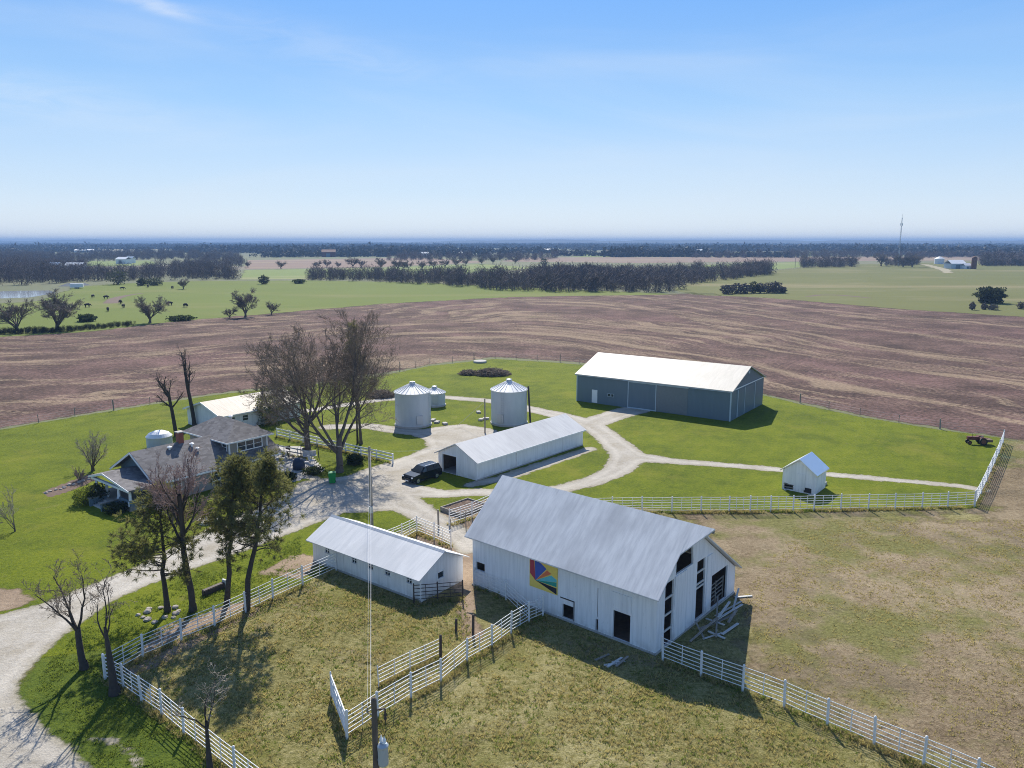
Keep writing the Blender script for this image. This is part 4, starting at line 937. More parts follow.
p0, p1 = g(204, 596), g(223, 588); t = thing('old_timber', 'dark old timber lying on the grass behind the pipe fence', 'timber', ((p0[0] + p1[0]) / 2, (p0[1] + p1[1]) / 2, 0), math.atan2(p1[1] - p0[1], p1[0] - p0[0]))
MB().box(-.85, .85, -.18, .18, .02, .45).build('beam', M['darkpipe'], t, bevel=.04)
MB().box(.86, 1.0, -.2, .2, .0, .62).build('end_block', M['palewood'], t)

# ring of stones round the pine and stones of the bed
def stone(label, x, y, r, group, seed):
    bm = bmesh.new(); bmesh.ops.create_icosphere(bm, subdivisions=2, radius=r); rr = random.Random(seed)
    for v in bm.verts: v.co *= rr.uniform(.8, 1.15); v.co.z *= .65
    me = bpy.data.meshes.new('stone'); bm.to_mesh(me); bm.free(); me.materials.append(M['stone'])
    o = bpy.data.objects.new('stone', me); COL.objects.link(o); o.location = (x, y, r * .25); tag(o, label, 'stone', group)
cx, cy = g(161, 614)
for i in range(13):
    a = 2 * math.pi * i / 13; stone('pale stone in the ring around the nearest pine trunk', cx + random.uniform(.8, 1.5) * math.cos(a), cy + random.uniform(.7, 1.3) * math.sin(a), random.uniform(.16, .28), 'stones ringed around the pine', i)
for i in range(10):
    q = g(46 + i * 4.7 + random.uniform(-1, 1), 493.5 - i * 1.5 + random.uniform(-.6, .6)); stone('stone edging the mulch bed on the house lawn', q[0], q[1], random.uniform(.14, .26), 'stones edging the lawn bed', 40 + i)

# boards and junk by the barn
def loose_boards(label, spots, group):
    for i, (a, b, z) in enumerate(spots):
        p, q = g(*a), g(*b); O = Vector((*p, 0)); e = Vector((*q, 0)) - O
        w = random.uniform(.1, .2)
        o = MB().bar((0, 0, z[0]), (e.x, e.y, z[1]), w, .05).build('loose_board', M['palewood'] if i % 3 else M['oldwood'], loc=O); tag(o, label, 'board', group)
loose_boards('bleached board lying in the heap at the open barn end', [((690, 643), (716, 628), (.1, .7)), ((712, 629), (742, 611), (.5, .5)), ((706, 622), (724, 632), (.25, .5)), ((717, 610), (716, 640), (1.0, .2)), ((733, 612), (738, 600), (.2, .9)), ((722, 636), (738, 625), (.12, .12)), ((700, 633), (735, 618), (.3, .3)), ((715, 618), (741, 604), (.15, .2)), ((725, 640), (708, 634), (.1, .2)), ((728, 628), (736, 618), (.4, .6)), ((703, 640), (722, 634), (.08, .08)), ((735, 598), (752, 596.5), (.06, .06)), ((695, 628), (704, 640), (.5, .1)), ((718, 627), (729, 614), (.7, .9))], 'boards heaped at the barn end')
loose_boards('pale board lying in the grass in the shadow of the long barn wall', [((595, 661), (609, 655), (.06, .06)), ((607, 668), (622, 659), (.06, .1)), ((612, 664), (625, 662), (.1, .06)), ((616, 668), (628, 658), (.12, .12)), ((604, 666), (617, 664), (.05, .05))], 'boards lying below the long barn wall')
for i, (px, py) in enumerate(((437, 423), (445, 424.5), (433, 421), (481, 420.5), (486, 419.5), (478.5, 413), (398, 419), (402, 421))):
    x, y = g(px, py); o = MB().box(-.45, .45, -.3, .3, 0, .28).build('concrete_block', M['concrete'], loc=(x, y, 0), rz=random.uniform(0, 3), bevel=.03)
    tag(o, 'pale concrete slab scrap on the grass between the grain bins', 'concrete block', 'concrete scraps among the grain bins')
x, y = g(480, 362.5); tag(MB().lathe([(1.4, 0), (1.4, .35), (1.3, .4)], 16).build('well_cap', M['concrete'], loc=(x, y, 0)), 'pale round concrete cap on the back lawn near the brush pile', 'well cap')

# brush piles: sticks over a mound
def brush(label, px, py, rx, ry, h, seed):
    r = np.random.default_rng(seed); x, y = g(px, py); t = thing('brush_pile', label, 'brush pile', (x, y, 0))
    bm = bmesh.new(); bmesh.ops.create_icosphere(bm, subdivisions=4, radius=1)
    for v in bm.verts:
        k = 1 + .22 * math.sin(v.co.x * 7 + seed) * math.sin(v.co.y * 6 + 1) + .12 * r.standard_normal()
        v.co = Vector((v.co.x * rx * k * .85, v.co.y * ry * k * .85, max(-.05, v.co.z * h * k * .8)))
    me = bpy.data.meshes.new('heap'); bm.to_mesh(me); bm.free(); me.materials.append(M['wood_and_inner_dark'])
    o = bpy.data.objects.new('heap', me); COL.objects.link(o); o.parent = t
    n = 900; a = r.uniform(0, 6.28, n); q = np.sqrt(r.uniform(0, 1, n)); P = np.stack([q * np.cos(a) * rx, q * np.sin(a) * ry, h * np.sqrt(np.clip(1 - q * q, .02, 1)) * r.uniform(.5, 1.05, n)], 1)
    D = r.standard_normal((n, 3)) * np.array([.7, .7, .3]); rad = r.uniform(.012, .045, n)
    MB().seg(P - D * .5, P + D * .5, rad, rad * .6, 4).build('sticks', M['twig'], t)
brush('large dark brush pile on the back lawn behind the grain bins', 492, 375, 3.4, 2.4, 1.25, 1)
brush('smaller dark brush heap touching the large brush pile', 469, 374.5, 1.7, 1.4, .8, 2)
brush('dark brush heap between the big bare trees and the nearest grain bin', 381, 397, 2.2, 1.6, 1.1, 3)

# ================================================================ trees
def px_m(py):
    """pixels per metre of height on the ground at this image row"""
    y = g(512, py)[1]; f = y * CP + CAM_H * SP
    return FPX * y / f ** 2 * 1.0

def hgt(px, py, ytop):
    y = g(px, py)[1]; b = (384 - ytop) / FPX
    return CAM_H + y * (-SP + b * CP) / (CP + b * SP)

def branch(out, r, p, d, L, rad, lvl, maxl, prm):
    nseg = prm['seg'][lvl]; kids = prm['kids'][lvl] if lvl < maxl else 0
    pts = [p]; rads = [rad]; q = np.array(p, float); dd = np.array(d, float)
    end = rad * prm['end'][lvl]
    for i in range(nseg):
        dd = dd + r.standard_normal(3) * prm['wob'][lvl]; dd[2] += prm['up'][lvl]; dd /= np.linalg.norm(dd)
        q2 = q + dd * L / nseg; ra, rb = rad + (end - rad) * i / nseg, rad + (end - rad) * (i + 1) / nseg
        out[0 if lvl <= prm['split'] else 1].append((q, q2, ra, rb))
        f0 = (i + .5) / nseg
        if kids and f0 >= prm['from'][lvl]:
            n = kids / max(1, sum((j + .5) / nseg >= prm['from'][lvl] for j in range(nseg)))
            n = int(n) + (r.uniform() < n - int(n))
            for _ in range(n):
                a = prm['ang'][lvl] * r.uniform(.6, 1.3); ph = r.uniform(0, 6.283)
                u = np.cross(dd, [0, 0, 1.] if abs(dd[2]) < .9 else [1., 0, 0]); u /= np.linalg.norm(u); w = np.cross(dd, u)
                nd = dd * math.cos(a) + (u * math.cos(ph) + w * math.sin(ph)) * math.sin(a)
                t = r.uniform(); rr = ra + (rb - ra) * t
                branch(out, r, q + (q2 - q) * t, nd, L * prm['len'][lvl] * r.uniform(.65, 1.2) * (1.15 - .45 * f0), rr * prm['rad'][lvl] * r.uniform(.75, 1), lvl + 1, maxl, prm)
        q = q2
    return q

def put_segs(segs, name, mat, par, scale=1.0, rmin=.006):
    mb = MB(); S = [s for s in segs]
    for lo, hi, n in ((.08, 9, 8), (.022, .08, 5), (0, .022, 3)):
        k = [s for s in S if lo <= s[2] < hi]
        if k: mb.seg(np.array([s[0] for s in k]) * scale, np.array([s[1] for s in k]) * scale, np.maximum(np.array([s[2] for s in k]), rmin), np.maximum(np.array([s[3] for s in k]), rmin), n)
    return mb.build(name, mat, par)

PRM_BIG = dict(seg=[4, 8, 6, 5, 3, 2], kids=[8, 10, 8, 6, 3, 0], end=[.75, .2, .25, .3, .45, .6], wob=[.05, .09, .11, .13, .15, .15], up=[.05, .06, .05, .04, .035, .03],
               ang=[.70, .62, .6, .6, .65, .65], len=[3.5, .47, .52, .54, .62, .65], rad=[.62, .55, .55, .55, .6, .6], split=2, **{'from': [.4, .25, .2, .15, .15, 0]})
def bare_tree(name, label, px, py, h, seed, prm=PRM_BIG, trunk_h=.2, r0=.38, lean=(0, 0), bark='bark', twig='twig', levels=4, group=None, xy=None, rmin=.009):
    r = np.random.default_rng(seed); x, y = xy or g(px, py)
    t = thing(name, label, 'tree', (x, y, 0), 0, group); out = ([], [])
    prm = dict(prm); branch(out, r, np.array([0, 0, -.15]), np.array([lean[0], lean[1], 1.0]), h * trunk_h, r0, 0, levels, prm)
    zmax = max(s[1][2] for s in out[0] + out[1]); k = h / zmax
    for L in out:
        for i, s in enumerate(L): L[i] = (s[0] * k, s[1] * k, s[2], s[3])
    # flared foot
    put_segs(out[0] + [(np.array([0, 0, -.2]), np.array([lean[0] * .3, lean[1] * .3, .5]), r0 * 1.45, r0 * 1.02)], 'trunk', M[bark], t)
    if out[1]: put_segs(out[1], 'crown', M[twig], t, 1.0, rmin)
    return t

bare_tree('bare_tree', 'tall spreading bare tree, left of the pair beside the patio', 308, 452.5, hgt(308, 452, 312), 11, r0=.40, lean=(-.03, 0), levels=5, rmin=.011)
P2 = dict(PRM_BIG, kids=[7, 10, 8, 6, 3, 0], ang=[.52, .62, .62, .62, .65, .65])
bare_tree('bare_tree', 'tall bare tree with two main stems above the green rubbish bin', 339.5, 472, hgt(339, 472, 311), 23, P2, .16, .40, (.05, 0), levels=5, rmin=.011)
P3 = dict(PRM_BIG, kids=[14, 7, 6, 5, 0, 0], ang=[.5, .6, .6, .7, .7, .7], len=[.55, .5, .5, .5, .5, .5]); P3['from'] = [.35, .2, .2, .2, .2, 0]; P3['seg'] = [8, 5, 4, 3, 2, 2]; P3['up'] = [.02, .1, .05, .03, .03, .03]; P3['end'] = [.25, .3, .3, .4, .4, .5]; P3['split'] = 1
T3 = bare_tree('bare_tree', 'slender greenish tree with ivy, right of the big bare trees', 361, 444, hgt(361, 444, 322), 31, P3, .95, .20, levels=4, rmin=.014)
PD = dict(PRM_BIG, kids=[5, 4, 3, 2, 0, 0], seg=[5, 5, 4, 3, 2, 2], ang=[.5, .7, .8, .8, .8, .8], len=[1.0, .38, .4, .4, .4, .4], wob=[.07, .22, .25, .25, .25, .2]); PD['from'] = [.55, .3, .3, .2, .2, 0]; PD['end'] = [.7, .4, .4, .4, .4, .5]; PD['split'] = 3
bare_tree('dead_tree', 'dark half dead tree behind the farmhouse chimney', 176.5, 436, hgt(176, 436, 366), 41, dict(PD, kids=[7, 7, 6, 4, 0, 0], wob=[.03, .13, .2, .25, .25, .2], ang=[.6, .7, .8, .8, .8, .8], len=[.6, .4, .42, .45, .4, .4]), .62, .27, (-.06, 0), 'darkbark', 'twig', 4)
PD2 = dict(PD, kids=[4, 8, 6, 4, 0, 0], ang=[.32, .6, .7, .8, .8, .8], len=[.95, .3, .42, .45, .4, .4], wob=[.03, .12, .2, .25, .25, .2])
bare_tree('dead_tree', 'dark forked half dead tree in front of the tan roofed shed', 194.5, 427, hgt(194, 427, 345), 47, PD2, .5, .30, (0, 0), 'darkbark', 'twig', 4)
PV = dict(PRM_BIG, kids=[9, 7, 6, 5, 0, 0], ang=[.5, .4, .5, .55, .6, .6], len=[4.5, .5, .5, .5, .5, .5], seg=[2, 5, 4, 3, 2, 2]); PV['from'] = [.2, .2, .2, .1, .1, 0]; PV['split'] = 1
bare_tree('bare_shrub_tree', 'small vase shaped bare tree on the lawn left of the porch', 93, 471, hgt(93, 471, 428), 53, PV, .12, .16, (0, 0), 'bark', 'palewtwig', 4)
bare_tree('sapling', 'small pale bare sapling on the far left lawn', 15, 531.5, hgt(15, 531, 484), 59, dict(PV, kids=[5, 6, 5, 3, 0, 0]), .3, .06, (0, 0), 'bark', 'palewtwig', 4)
PK = dict(PRM_BIG, kids=[11, 7, 7, 5, 3, 0], ang=[.55, .5, .5, .6, .6, .6], len=[.46, .5, .5, .5, .5, .5], seg=[6, 5, 4, 3, 2, 2], end=[.55, .3, .3, .3, .4, .5]); PK['from'] = [.58, .2, .2, .1, .1, 0]; PK['up'] = [.02, .14, .08, .05, .03, .02]; PK['split'] = 1
bare_tree('bare_tree', 'bare tree with a fine reddish crown in front of the farmhouse wall', 193, 611, hgt(193, 611, 438), 61, PK, .82, .24, (.04, 0), 'darkbark', 'pinktwig', 4)
# pruned old trunks in the foreground
PF = dict(PD, kids=[4, 8, 7, 5, 0, 0], ang=[.5, .6, .7, .8, .8, .8], len=[2.0, .42, .45, .45, .5, .5], seg=[5, 6, 4, 3, 3, 2], wob=[.05, .2, .22, .25, .25, .2]); PF['from'] = [.75, .3, .2, .2, .2, 0]; PF['end'] = [.72, .25, .3, .4, .4, .5]; PF['split'] = 1
bare_tree('pruned_tree', 'black forked old tree with pruned limbs beside the gravel drive', 84.5, 669, hgt(84, 669, 545), 67, PF, .30, .22, (-.10, 0), 'darkbark', 'twig', 4)
PG = dict(PF, kids=[4, 5, 5, 4, 0, 0], ang=[.3, .6, .7, .8, .8, .8], len=[1.1, .42, .45, .45, .5, .5], seg=[5, 6, 4, 3, 3, 2]); PG['end'] = [.3, .25, .3, .4, .4, .5]; PG['from'] = [.8, .3, .2, .2, .2, 0]
bare_tree('broken_tree', 'thick broken dark trunk with thin shoots at the corner of the pipe fences', 115, 694, hgt(115, 694, 572), 71, PG, .5, .27, (-.06, 0), 'darkbark', 'twig', 4)
bare_tree('broken_tree', 'cut dark trunk with wispy shoots beside the near left paddock fence', 0, 0, hgt(212, 786, 650), 73, dict(PG, kids=[5, 5, 4, 3, 0, 0]), .55, .20, (0, 0), 'darkbark', 'palewtwig', 4, xy=g(212, 786))

# pines: trunk, limbs, loose tufts of needles
def pine(label, px, py, h, seed, first=.4, rad=2.2, lean=(0, 0), mat='needle', ntuft=7, r0=.2, name='pine_tree'):
    r = np.random.default_rng(seed); x, y = g(px, py); t = thing(name, label, 'tree', (x, y, 0))
    k = 9; T = [np.array([lean[0] * (i / k) ** 1.3 * h * .1 + .07 * r.standard_normal(), lean[1] * i / k * h * .1 + .07 * r.standard_normal(), h * i / k - (.2 if i == 0 else 0)]) for i in range(k + 1)]
    MB().tube([tuple(p) for p in T], [r0 * (1.25 if i == 0 else 1 - .85 * i / k) for i in range(k + 1)], 9).build('trunk', M['darkbark'], t, smooth=True)
    A, B_, RA, RB = [], [], [], []; tufts = []
    n = 44
    for i in range(n):
        f = first + (1 - first) * (i + r.uniform(-.4, .4)) / n; f = min(max(f, first), .985)
        p = np.array([np.interp(f * k, range(k + 1), [q[j] for q in T]) for j in range(3)])
        a = r.uniform(0, 6.283); s = (f - first) / (1 - first)
        L = rad * (0.55 + .75 * math.sin(math.pi * min(1, s * .8 + .25))) * r.uniform(.5, 1.15) * (1.05 - .75 * s ** 2)
        d = np.array([math.cos(a), math.sin(a), .12 + .5 * s]); q = p.copy(); rr = .05 * (1.2 - s)
        for j in range(4):
            d = d + r.standard_normal(3) * .18; d[2] += .05; d /= np.linalg.norm(d)
            q2 = q + d * L / 4; A.append(q); B_.append(q2); RA.append(rr * (1 - j / 5)); RB.append(rr * (1 - (j + 1) / 5)); q = q2
            if j >= 1:
                for _ in range(ntuft if j == 3 else ntuft // 2 + 1):
                    sd = d * .5 + r.standard_normal(3) * .75; sd[2] += .15; e = q + sd * .36
                    A.append(q); B_.append(e); RA.append(.014); RB.append(.008); tufts.append((e, sd / np.linalg.norm(sd)))
    tufts.append((T[-1], np.array([0, 0, 1.])))
    MB().seg(A, B_, RA, RB, 4).build('limbs', M['darkbark'], t)
    V = []; nb = 26
    for c, d in tufts:
        D = r.standard_normal((nb, 3)) * .8 + d; D /= np.linalg.norm(D, axis=1, keepdims=True); Ln = r.uniform(.18, .36, (nb, 1))
        S = np.cross(D, r.standard_normal((nb, 3))); S /= np.linalg.norm(S, axis=1, keepdims=True)
        b = c + D * .03; V.append(np.stack([b - S * .015, b + S * .015, b + D * Ln + S * .009, b + D * Ln - S * .009], 1))
    V = np.concatenate(V).reshape(-1, 3); me = bpy.data.meshes.new('crown'); fill_mesh(me, V, np.arange(len(V)), np.full(len(V) // 4, 4)); me.materials.append(M[mat])
    o = bpy.data.objects.new('crown', me); COL.objects.link(o); o.parent = t
    return t
pine('pine tree ringed by stones, nearest the farmhouse porch', 167, 611, hgt(167, 611, 492), 3, .30, 2.5, (.3, 0))
pine('tall leaning pine in the middle of the row by the pipe fence', 228, 603, hgt(228, 603, 463), 5, .42, 2.0, (1.2, 0))
pine('tall pine nearest the low shed, curving to the right', 248.5, 611, hgt(248, 611, 463), 8, .40, 2.2, (1.8, 0), r0=.22)
pine('ivy cloaked dark green treetop behind the tallest bare trees', 357, 443, hgt(357, 443, 325), 13, .5, .95, (0, 0), 'needle', 2, .13, 'ivy_clad_tree')

# shrubs
def shrub(label, px, py, rx, h, seed, mat, n=2200, leaf=.07, name='shrub', cat='shrub', xy=None, group=None):
    r = np.random.default_rng(seed); x, y = xy or g(px, py); t = thing(name, label, cat, (x, y, 0), 0, group)
    k = 40; a = r.uniform(0, 6.28, k); P = np.zeros((k, 3)); Q = np.stack([np.cos(a) * rx * r.uniform(.2, .8, k), np.sin(a) * rx * r.uniform(.2, .8, k), h * r.uniform(.4, .9, k)], 1)
    MB().seg(P, Q, np.full(k, .02 + .01 * rx), np.full(k, .01), 4).build('stems', M['bark'], t)
    D = r.standard_normal((n, 3)); D /= np.linalg.norm(D, axis=1, keepdims=True)
    lump = 1 + .25 * np.sin(D[:, :1] * 5 + seed) * np.sin(D[:, 1:2] * 6) + .18 * np.sin(D[:, 2:] * 9 + seed)
    C = D * lump * r.uniform(.55, 1.0, (n, 1)) ** .6 * np.array([rx, rx, h * .52]) + np.array([0, 0, h * .5]); C[:, 2] = np.maximum(C[:, 2], .03)
    U = r.standard_normal((n, 3)); U /= np.linalg.norm(U, axis=1, keepdims=True); W_ = np.cross(U, D + r.standard_normal((n, 3)) * .6); W_ /= np.linalg.norm(W_, axis=1, keepdims=True)
    s = leaf * r.uniform(.6, 1.4, (n, 1)); V = np.stack([C - U * s, C + W_ * s * .6, C + U * s, C - W_ * s * .6], 1).reshape(-1, 3)
    me = bpy.data.meshes.new('foliage'); fill_mesh(me, V, np.arange(len(V)), np.full(n, 4)); me.materials.append(M[mat]); o = bpy.data.objects.new('foliage', me); COL.objects.link(o); o.parent = t
    return t
shrub('yellow green rounded bush at the left of the porch steps', 84, 504, 1.0, 1.5, 1, 'shrub')
shrub('dark evergreen bush close to the porch columns', 98, 503, .9, 2.0, 2, 'shrubdark')
shrub('dark low bush at the right of the porch steps', 116, 513, 1.0, 1.0, 3, 'shrubdark')
shrub('dark hedge like bush between the patio and the green bin', 313, 474, 1.1, .8, 4, 'shrubdark', 2000)
shrub('dark bush on the near edge of the patio', 287, 480, 1.0, .8, 5, 'shrubdark', 2600)
shrub('olive bush under the farmhouse windows', 196, 511, 1.5, 1.0, 6, 'shrubdark', 2600)
shrub('dark evergreen shrub beside the white board fence under the trees', 355, 464, 1.0, 1.1, 7, 'shrubdark', 3200)
shrub('rusty olive treetop rising behind the farmhouse roof', 269, 424, 1.9, 4.3, 8, 'needle', 3200, .12)
bare_tree('bare_shrub_tree', 'low twiggy bare shrub at the end of the mulch bed', 80, 481, 1.8, 83, dict(PV, kids=[12, 7, 5, 0, 0, 0]), .1, .05, (0, 0), 'bark', 'pinktwig', 3)

# ---- trees beyond the field
PFAR = dict(PRM_BIG, kids=[9, 10, 8, 6, 0, 0], ang=[.62, .6, .65, .7, .7, .7], seg=[3, 4, 3, 3, 2, 2], len=[3.0, .48, .52, .6, .5, .5]); PFAR['split'] = 1; PFAR['rad'] = [.6, .6, .7, .75, .8, .8]
FARP = []
for i in range(4):
    r0 = [.42, .4, .36, .38][i]
    t = bare_tree('bare_tree', 'x', 0, 0, 10, 100 + i, PFAR, [.14, .2, .12, .22][i], r0, (0, 0), 'bark', 'fartwig', 4, 'bare trees out in the pasture', rmin=.026, xy=(0, -40 - 20 * i)); FARP.append(t)
used_far = [False] * 4
def far_tree(label, px, py, ytop, wide=1.0, v=None, group='bare trees out in the pasture'):
    v = random.randrange(4) if v is None else v
    t = FARP[v]
    if used_far[v]: t = copy_tree(t)
    used_far[v] = True
    x, y = g(px, py); h = hgt(px, py, ytop); s = h / 10
    t.location = (x, y, 0); t.rotation_euler.z = random.uniform(0, 6); t.scale = (s * wide, s * wide, s)
    t['label'] = label; t['group'] = group
    return t
far_tree('bare tree at the far left field edge, at the photo border', 17, 331, 297, 1.2, 0)
far_tree('broad bare tree at the left field edge by the dark hedge line', 57, 330, 289, 1.25, 2)
far_tree('rounded bare tree at the field edge below the grazing cattle', 150, 323, 295, 1.15, 1)
far_tree('upright bare tree at the field edge, tallest right of the cattle', 245.5, 317, 287, .95, 3)
far_tree('low twiggy bare tree beside the upright one at the field edge', 230, 318, 306, 1.2, 2)
far_tree('small twiggy bare tree at the field edge, right of the upright one', 271.5, 314.5, 300.5, 1.0, 0)
far_tree('lone small bare tree at the far edge of the green pasture', 183.5, 289, 278, 1.2, 1)
for i, (px, py, yt) in enumerate([(281, 269, 260), (248, 267.5, 261), (317, 268, 260), (353, 267.5, 256), (361, 267.5, 259), (381, 268.5, 257), (398, 270, 258), (404, 270, 259), (409, 269.5, 261), (422, 269.5, 260), (433.5, 268.5, 258.5), (445, 267.5, 258.5), (456, 266.5, 257), (466, 265.5, 258), (482, 264.5, 256), (493, 264, 255.5), (515, 264, 256), (327, 267.5, 259), (338, 267.6, 261), (836, 265.5, 255), (850, 266, 254), (881, 266, 252), (903, 267, 253), (912, 267, 252), (987, 266, 256), (1003, 266, 257), (1018, 266, 256)]):
    far_tree('far bare tree standing alone between the distant fields', px, py, yt, 1.2, i % 4, 'distant lone bare trees')
shrub('dark cedar clump alone in the right hand meadow', 990, 303, 5.5, 6.6, 21, 'cedar', 3500, .4, 'cedar_clump', 'tree')
for i, (px, py, rx, h) in enumerate(((984, 309.5, 1.1, 2.2), (972, 310, 1.0, 2.8), (993, 310, 1.6, 2.0), (1021, 309, 1.5, 2.6))):
    shrub('small scrubby bush near the lone cedar clump', px, py, rx, h, 30 + i, 'fartwig', 500, .25, 'scrub_bush', 'bush', None, 'scrub bushes near the cedar clump')
for i, (px, py, rx, h) in enumerate(((727, 294, 3.2, 4.4), (737, 293.5, 3.4, 5), (745, 293.5, 3, 4.6), (753, 293, 2.8, 5.2), (760, 293, 2.6, 4.4), (769, 293, 3.6, 5.0), (776, 293, 3, 5.6), (783, 293, 1.6, 3))):
    shrub('grey scrub bush in the row at the meadow corner beyond the field', px, py, rx, h, 40 + i, 'cedar' if i == 3 else 'woodtwig', 800, .35, 'scrub_bush', 'bush', None, 'scrub bushes along the meadow corner')
for i, (px, py, rx, h, mt, lb) in enumerate(((544, 266.5, 4, 9, 'cedar', 'dark cone shaped conifer above the wood belt'), (118, 284.5, 6, 9, 'cedar', 'dark round conifer beside the left pond wood'), (142, 285.5, 2.6, 4, 'cedar', 'dark bush at the far pasture edge, left of a pair'), (154, 285.5, 5, 4, 'cedar', 'broad dark bush at the far pasture edge'), (87, 321.5, 2.6, 2.2, 'shrubdark', 'dark brush clump beside the left hedge line'), (181, 320.5, 3.8, 1.5, 'shrubdark', 'low dark brush clump at the field edge near the cattle'), (299, 283.5, 3.6, 2.6, 'shrubdark', 'low dark bush at the top edge of the green pasture'), (264, 284, 3, 5, 'cedar', 'dark upright bush at the top edge of the green pasture'))):
    shrub(lb, px, py, rx, h, 60 + i, mt, 900, .35, 'dark_bush', 'bush')

# ---- masses of wood
def proto_tree(seed, n):
    r = np.random.default_rng(seed); A = [(0, 0, 0)]; B_ = [(r.normal(0, .2), r.normal(0, .2), 5)]; RA = [.26]; RB = [.14]
    for i in range(12):
        z = r.uniform(2.2, 6); a = r.uniform(0, 6.28); l = r.uniform(1.5, 3.6)
        A.append((0, 0, z)); B_.append((math.cos(a) * l, math.sin(a) * l, z + r.uniform(2, 4.2))); RA.append(.13); RB.append(.06)
    for i in range(26):
        a = r.uniform(0, 6.28); q = r.uniform() ** .5 * 3.2; c = np.array([math.cos(a) * q, math.sin(a) * q, r.uniform(.2, 2.6)]); d = r.standard_normal(3) * .6; d[2] = abs(d[2]) + .5
        A.append(tuple(c - d * .6)); B_.append(tuple(c + d * .7)); RA.append(.11); RB.append(.06)
    for i in range(n):
        a = r.uniform(0, 6.28); q = r.uniform() ** .5 * 3.4; z = 5.2 + r.uniform(-4.6, 4.8) * (1 - (q / 4.6) ** 2); d = r.standard_normal(3) * .6; d[2] = abs(d[2]) + .4
        c = np.array([math.cos(a) * q, math.sin(a) * q, z]); A.append(tuple(c - d * .9)); B_.append(tuple(c + d * .9)); RA.append(.10); RB.append(.05)
    return [np.array(v, float) for v in (A, B_, RA, RB)]
PROTO = [proto_tree(200 + i, 84) for i in range(5)]

def in_poly(X, Y, poly): return sdist(X, Y, poly) > 0
def wood(name, label, polys, spacing, h, seed, mat, cat='wood', tilt=0, edge_under=True):
    r = np.random.default_rng(seed); mb = MB()
    for poly in polys:
        P = np.array(gs(poly)); x0, y0 = P.min(0); x1, y1 = P.max(0)
        nx, ny = int((x1 - x0) / spacing) + 1, int((y1 - y0) / spacing) + 1
        X, Y = np.meshgrid(x0 + np.arange(nx) * spacing, y0 + np.arange(ny) * spacing); X = (X + r.uniform(-.5, .5, X.shape) * spacing).ravel(); Y = (Y + r.uniform(-.5, .5, Y.shape) * spacing).ravel()
        k = in_poly(X, Y, P) & (np.sin(X * .043 + seed) * np.sin(Y * .05 + 2 * seed) + .5 * np.sin(X * .11) * np.sin(Y * .09) + r.normal(0, .25, X.shape) < .62); X, Y = X[k], Y[k]; n = len(X)
        S = h / 10 * r.uniform(.55, 1.15, n) * (1 + .3 * np.sin(X * .021 + seed) * np.sin(Y * .017)); A = r.uniform(0, 6.28, n); wh = r.integers(0, 5, n)
        for v in range(5):
            i = np.where(wh == v)[0]
            if not len(i): continue
            P0, P1, R0, R1 = PROTO[v]; c, s = np.cos(A[i]), np.sin(A[i])
            def tr(Pt):
                x = Pt[None, :, 0] * c[:, None] - Pt[None, :, 1] * s[:, None]; y = Pt[None, :, 0] * s[:, None] + Pt[None, :, 1] * c[:, None]
                return np.stack([X[i][:, None] + x * S[i][:, None] * 1.1, Y[i][:, None] + y * S[i][:, None] * 1.1, Pt[None, :, 2] * S[i][:, None]], -1).reshape(-1, 3)
            mb.seg(tr(P0), tr(P1), (R0[None] * S[i][:, None]).ravel(), (R1[None] * S[i][:, None]).ravel(), 3)
    o = mb.build(name, M[mat]); tag(o, label, cat, None, 'stuff'); return o
wood('wood_belt', 'long grey brown belt of bare wood beyond the crop field', [
    [(524, 291), (516, 284), (565, 280), (640, 280), (690, 285), (684, 291), (660, 292.6), (560, 292)],
    [(307, 280), (312, 276.5), (420, 277.5), (470, 281), (516, 284), (526, 291), (500, 290), (470, 287.5), (400, 283)],
    [(600, 280), (640, 275.5), (770, 271.5), (772, 274), (700, 284), (690, 285), (640, 281)],
    [(525, 279), (548, 274), (600, 272.5), (632, 273.5), (600, 280), (560, 280)]], 7.0, 9.2, 1, 'woodtwig')
wood('pond_wood', 'bare wood around the pond on the far left', [
    [(-90, 290), (-90, 276), (20, 270), (105, 274), (112, 281), (60, 283), (30, 286)], [(112, 281), (110, 276), (160, 274), (230, 275), (238, 279.5), (200, 280)],
    [(-60, 272), (-60, 264), (70, 262.5), (92, 268), (40, 270)], ], 9, 10.5, 2, 'woodtwig')
wood('pond_wood', 'looser bare wood on the rise right of the pond', [[(150, 273), (165, 266), (228, 265), (226, 271), (200, 274)]], 15, 10, 12, 'woodtwig')
wood('far_wood', 'broken woods in the middle distance beyond the pond and pastures', [[(-80, 263), (-80, 255), (110, 255), (240, 256), (236, 260), (150, 260), (90, 262)], [(385, 261), (400, 257.5), (560, 257.5), (545, 260.5)], [(170, 266), (200, 262), (248, 262), (240, 268)], [(690, 258), (700, 255.5), (1060, 255), (1060, 258)]], 15, 11, 6, 'woodtwig')
wood('meadow_grove', 'grove of tall bare trees at the top of the right meadow', [[(800, 268), (799, 265.5), (840, 264.8), (858, 265.5), (856, 267)], [(885, 266.5), (886, 264), (916, 264), (918, 266)], [(980, 266), (982, 263.5), (1080, 263.5), (1080, 266.3)]], 8, 11.5, 3, 'woodtwig')
wood('dark_hedge', 'dark low hedge line along the left field edge', [[(-40, 337), (-40, 333), (60, 329.5), (135, 323.5), (135, 326), (60, 333)]], 1.15, 1.7, 4, 'cedar')

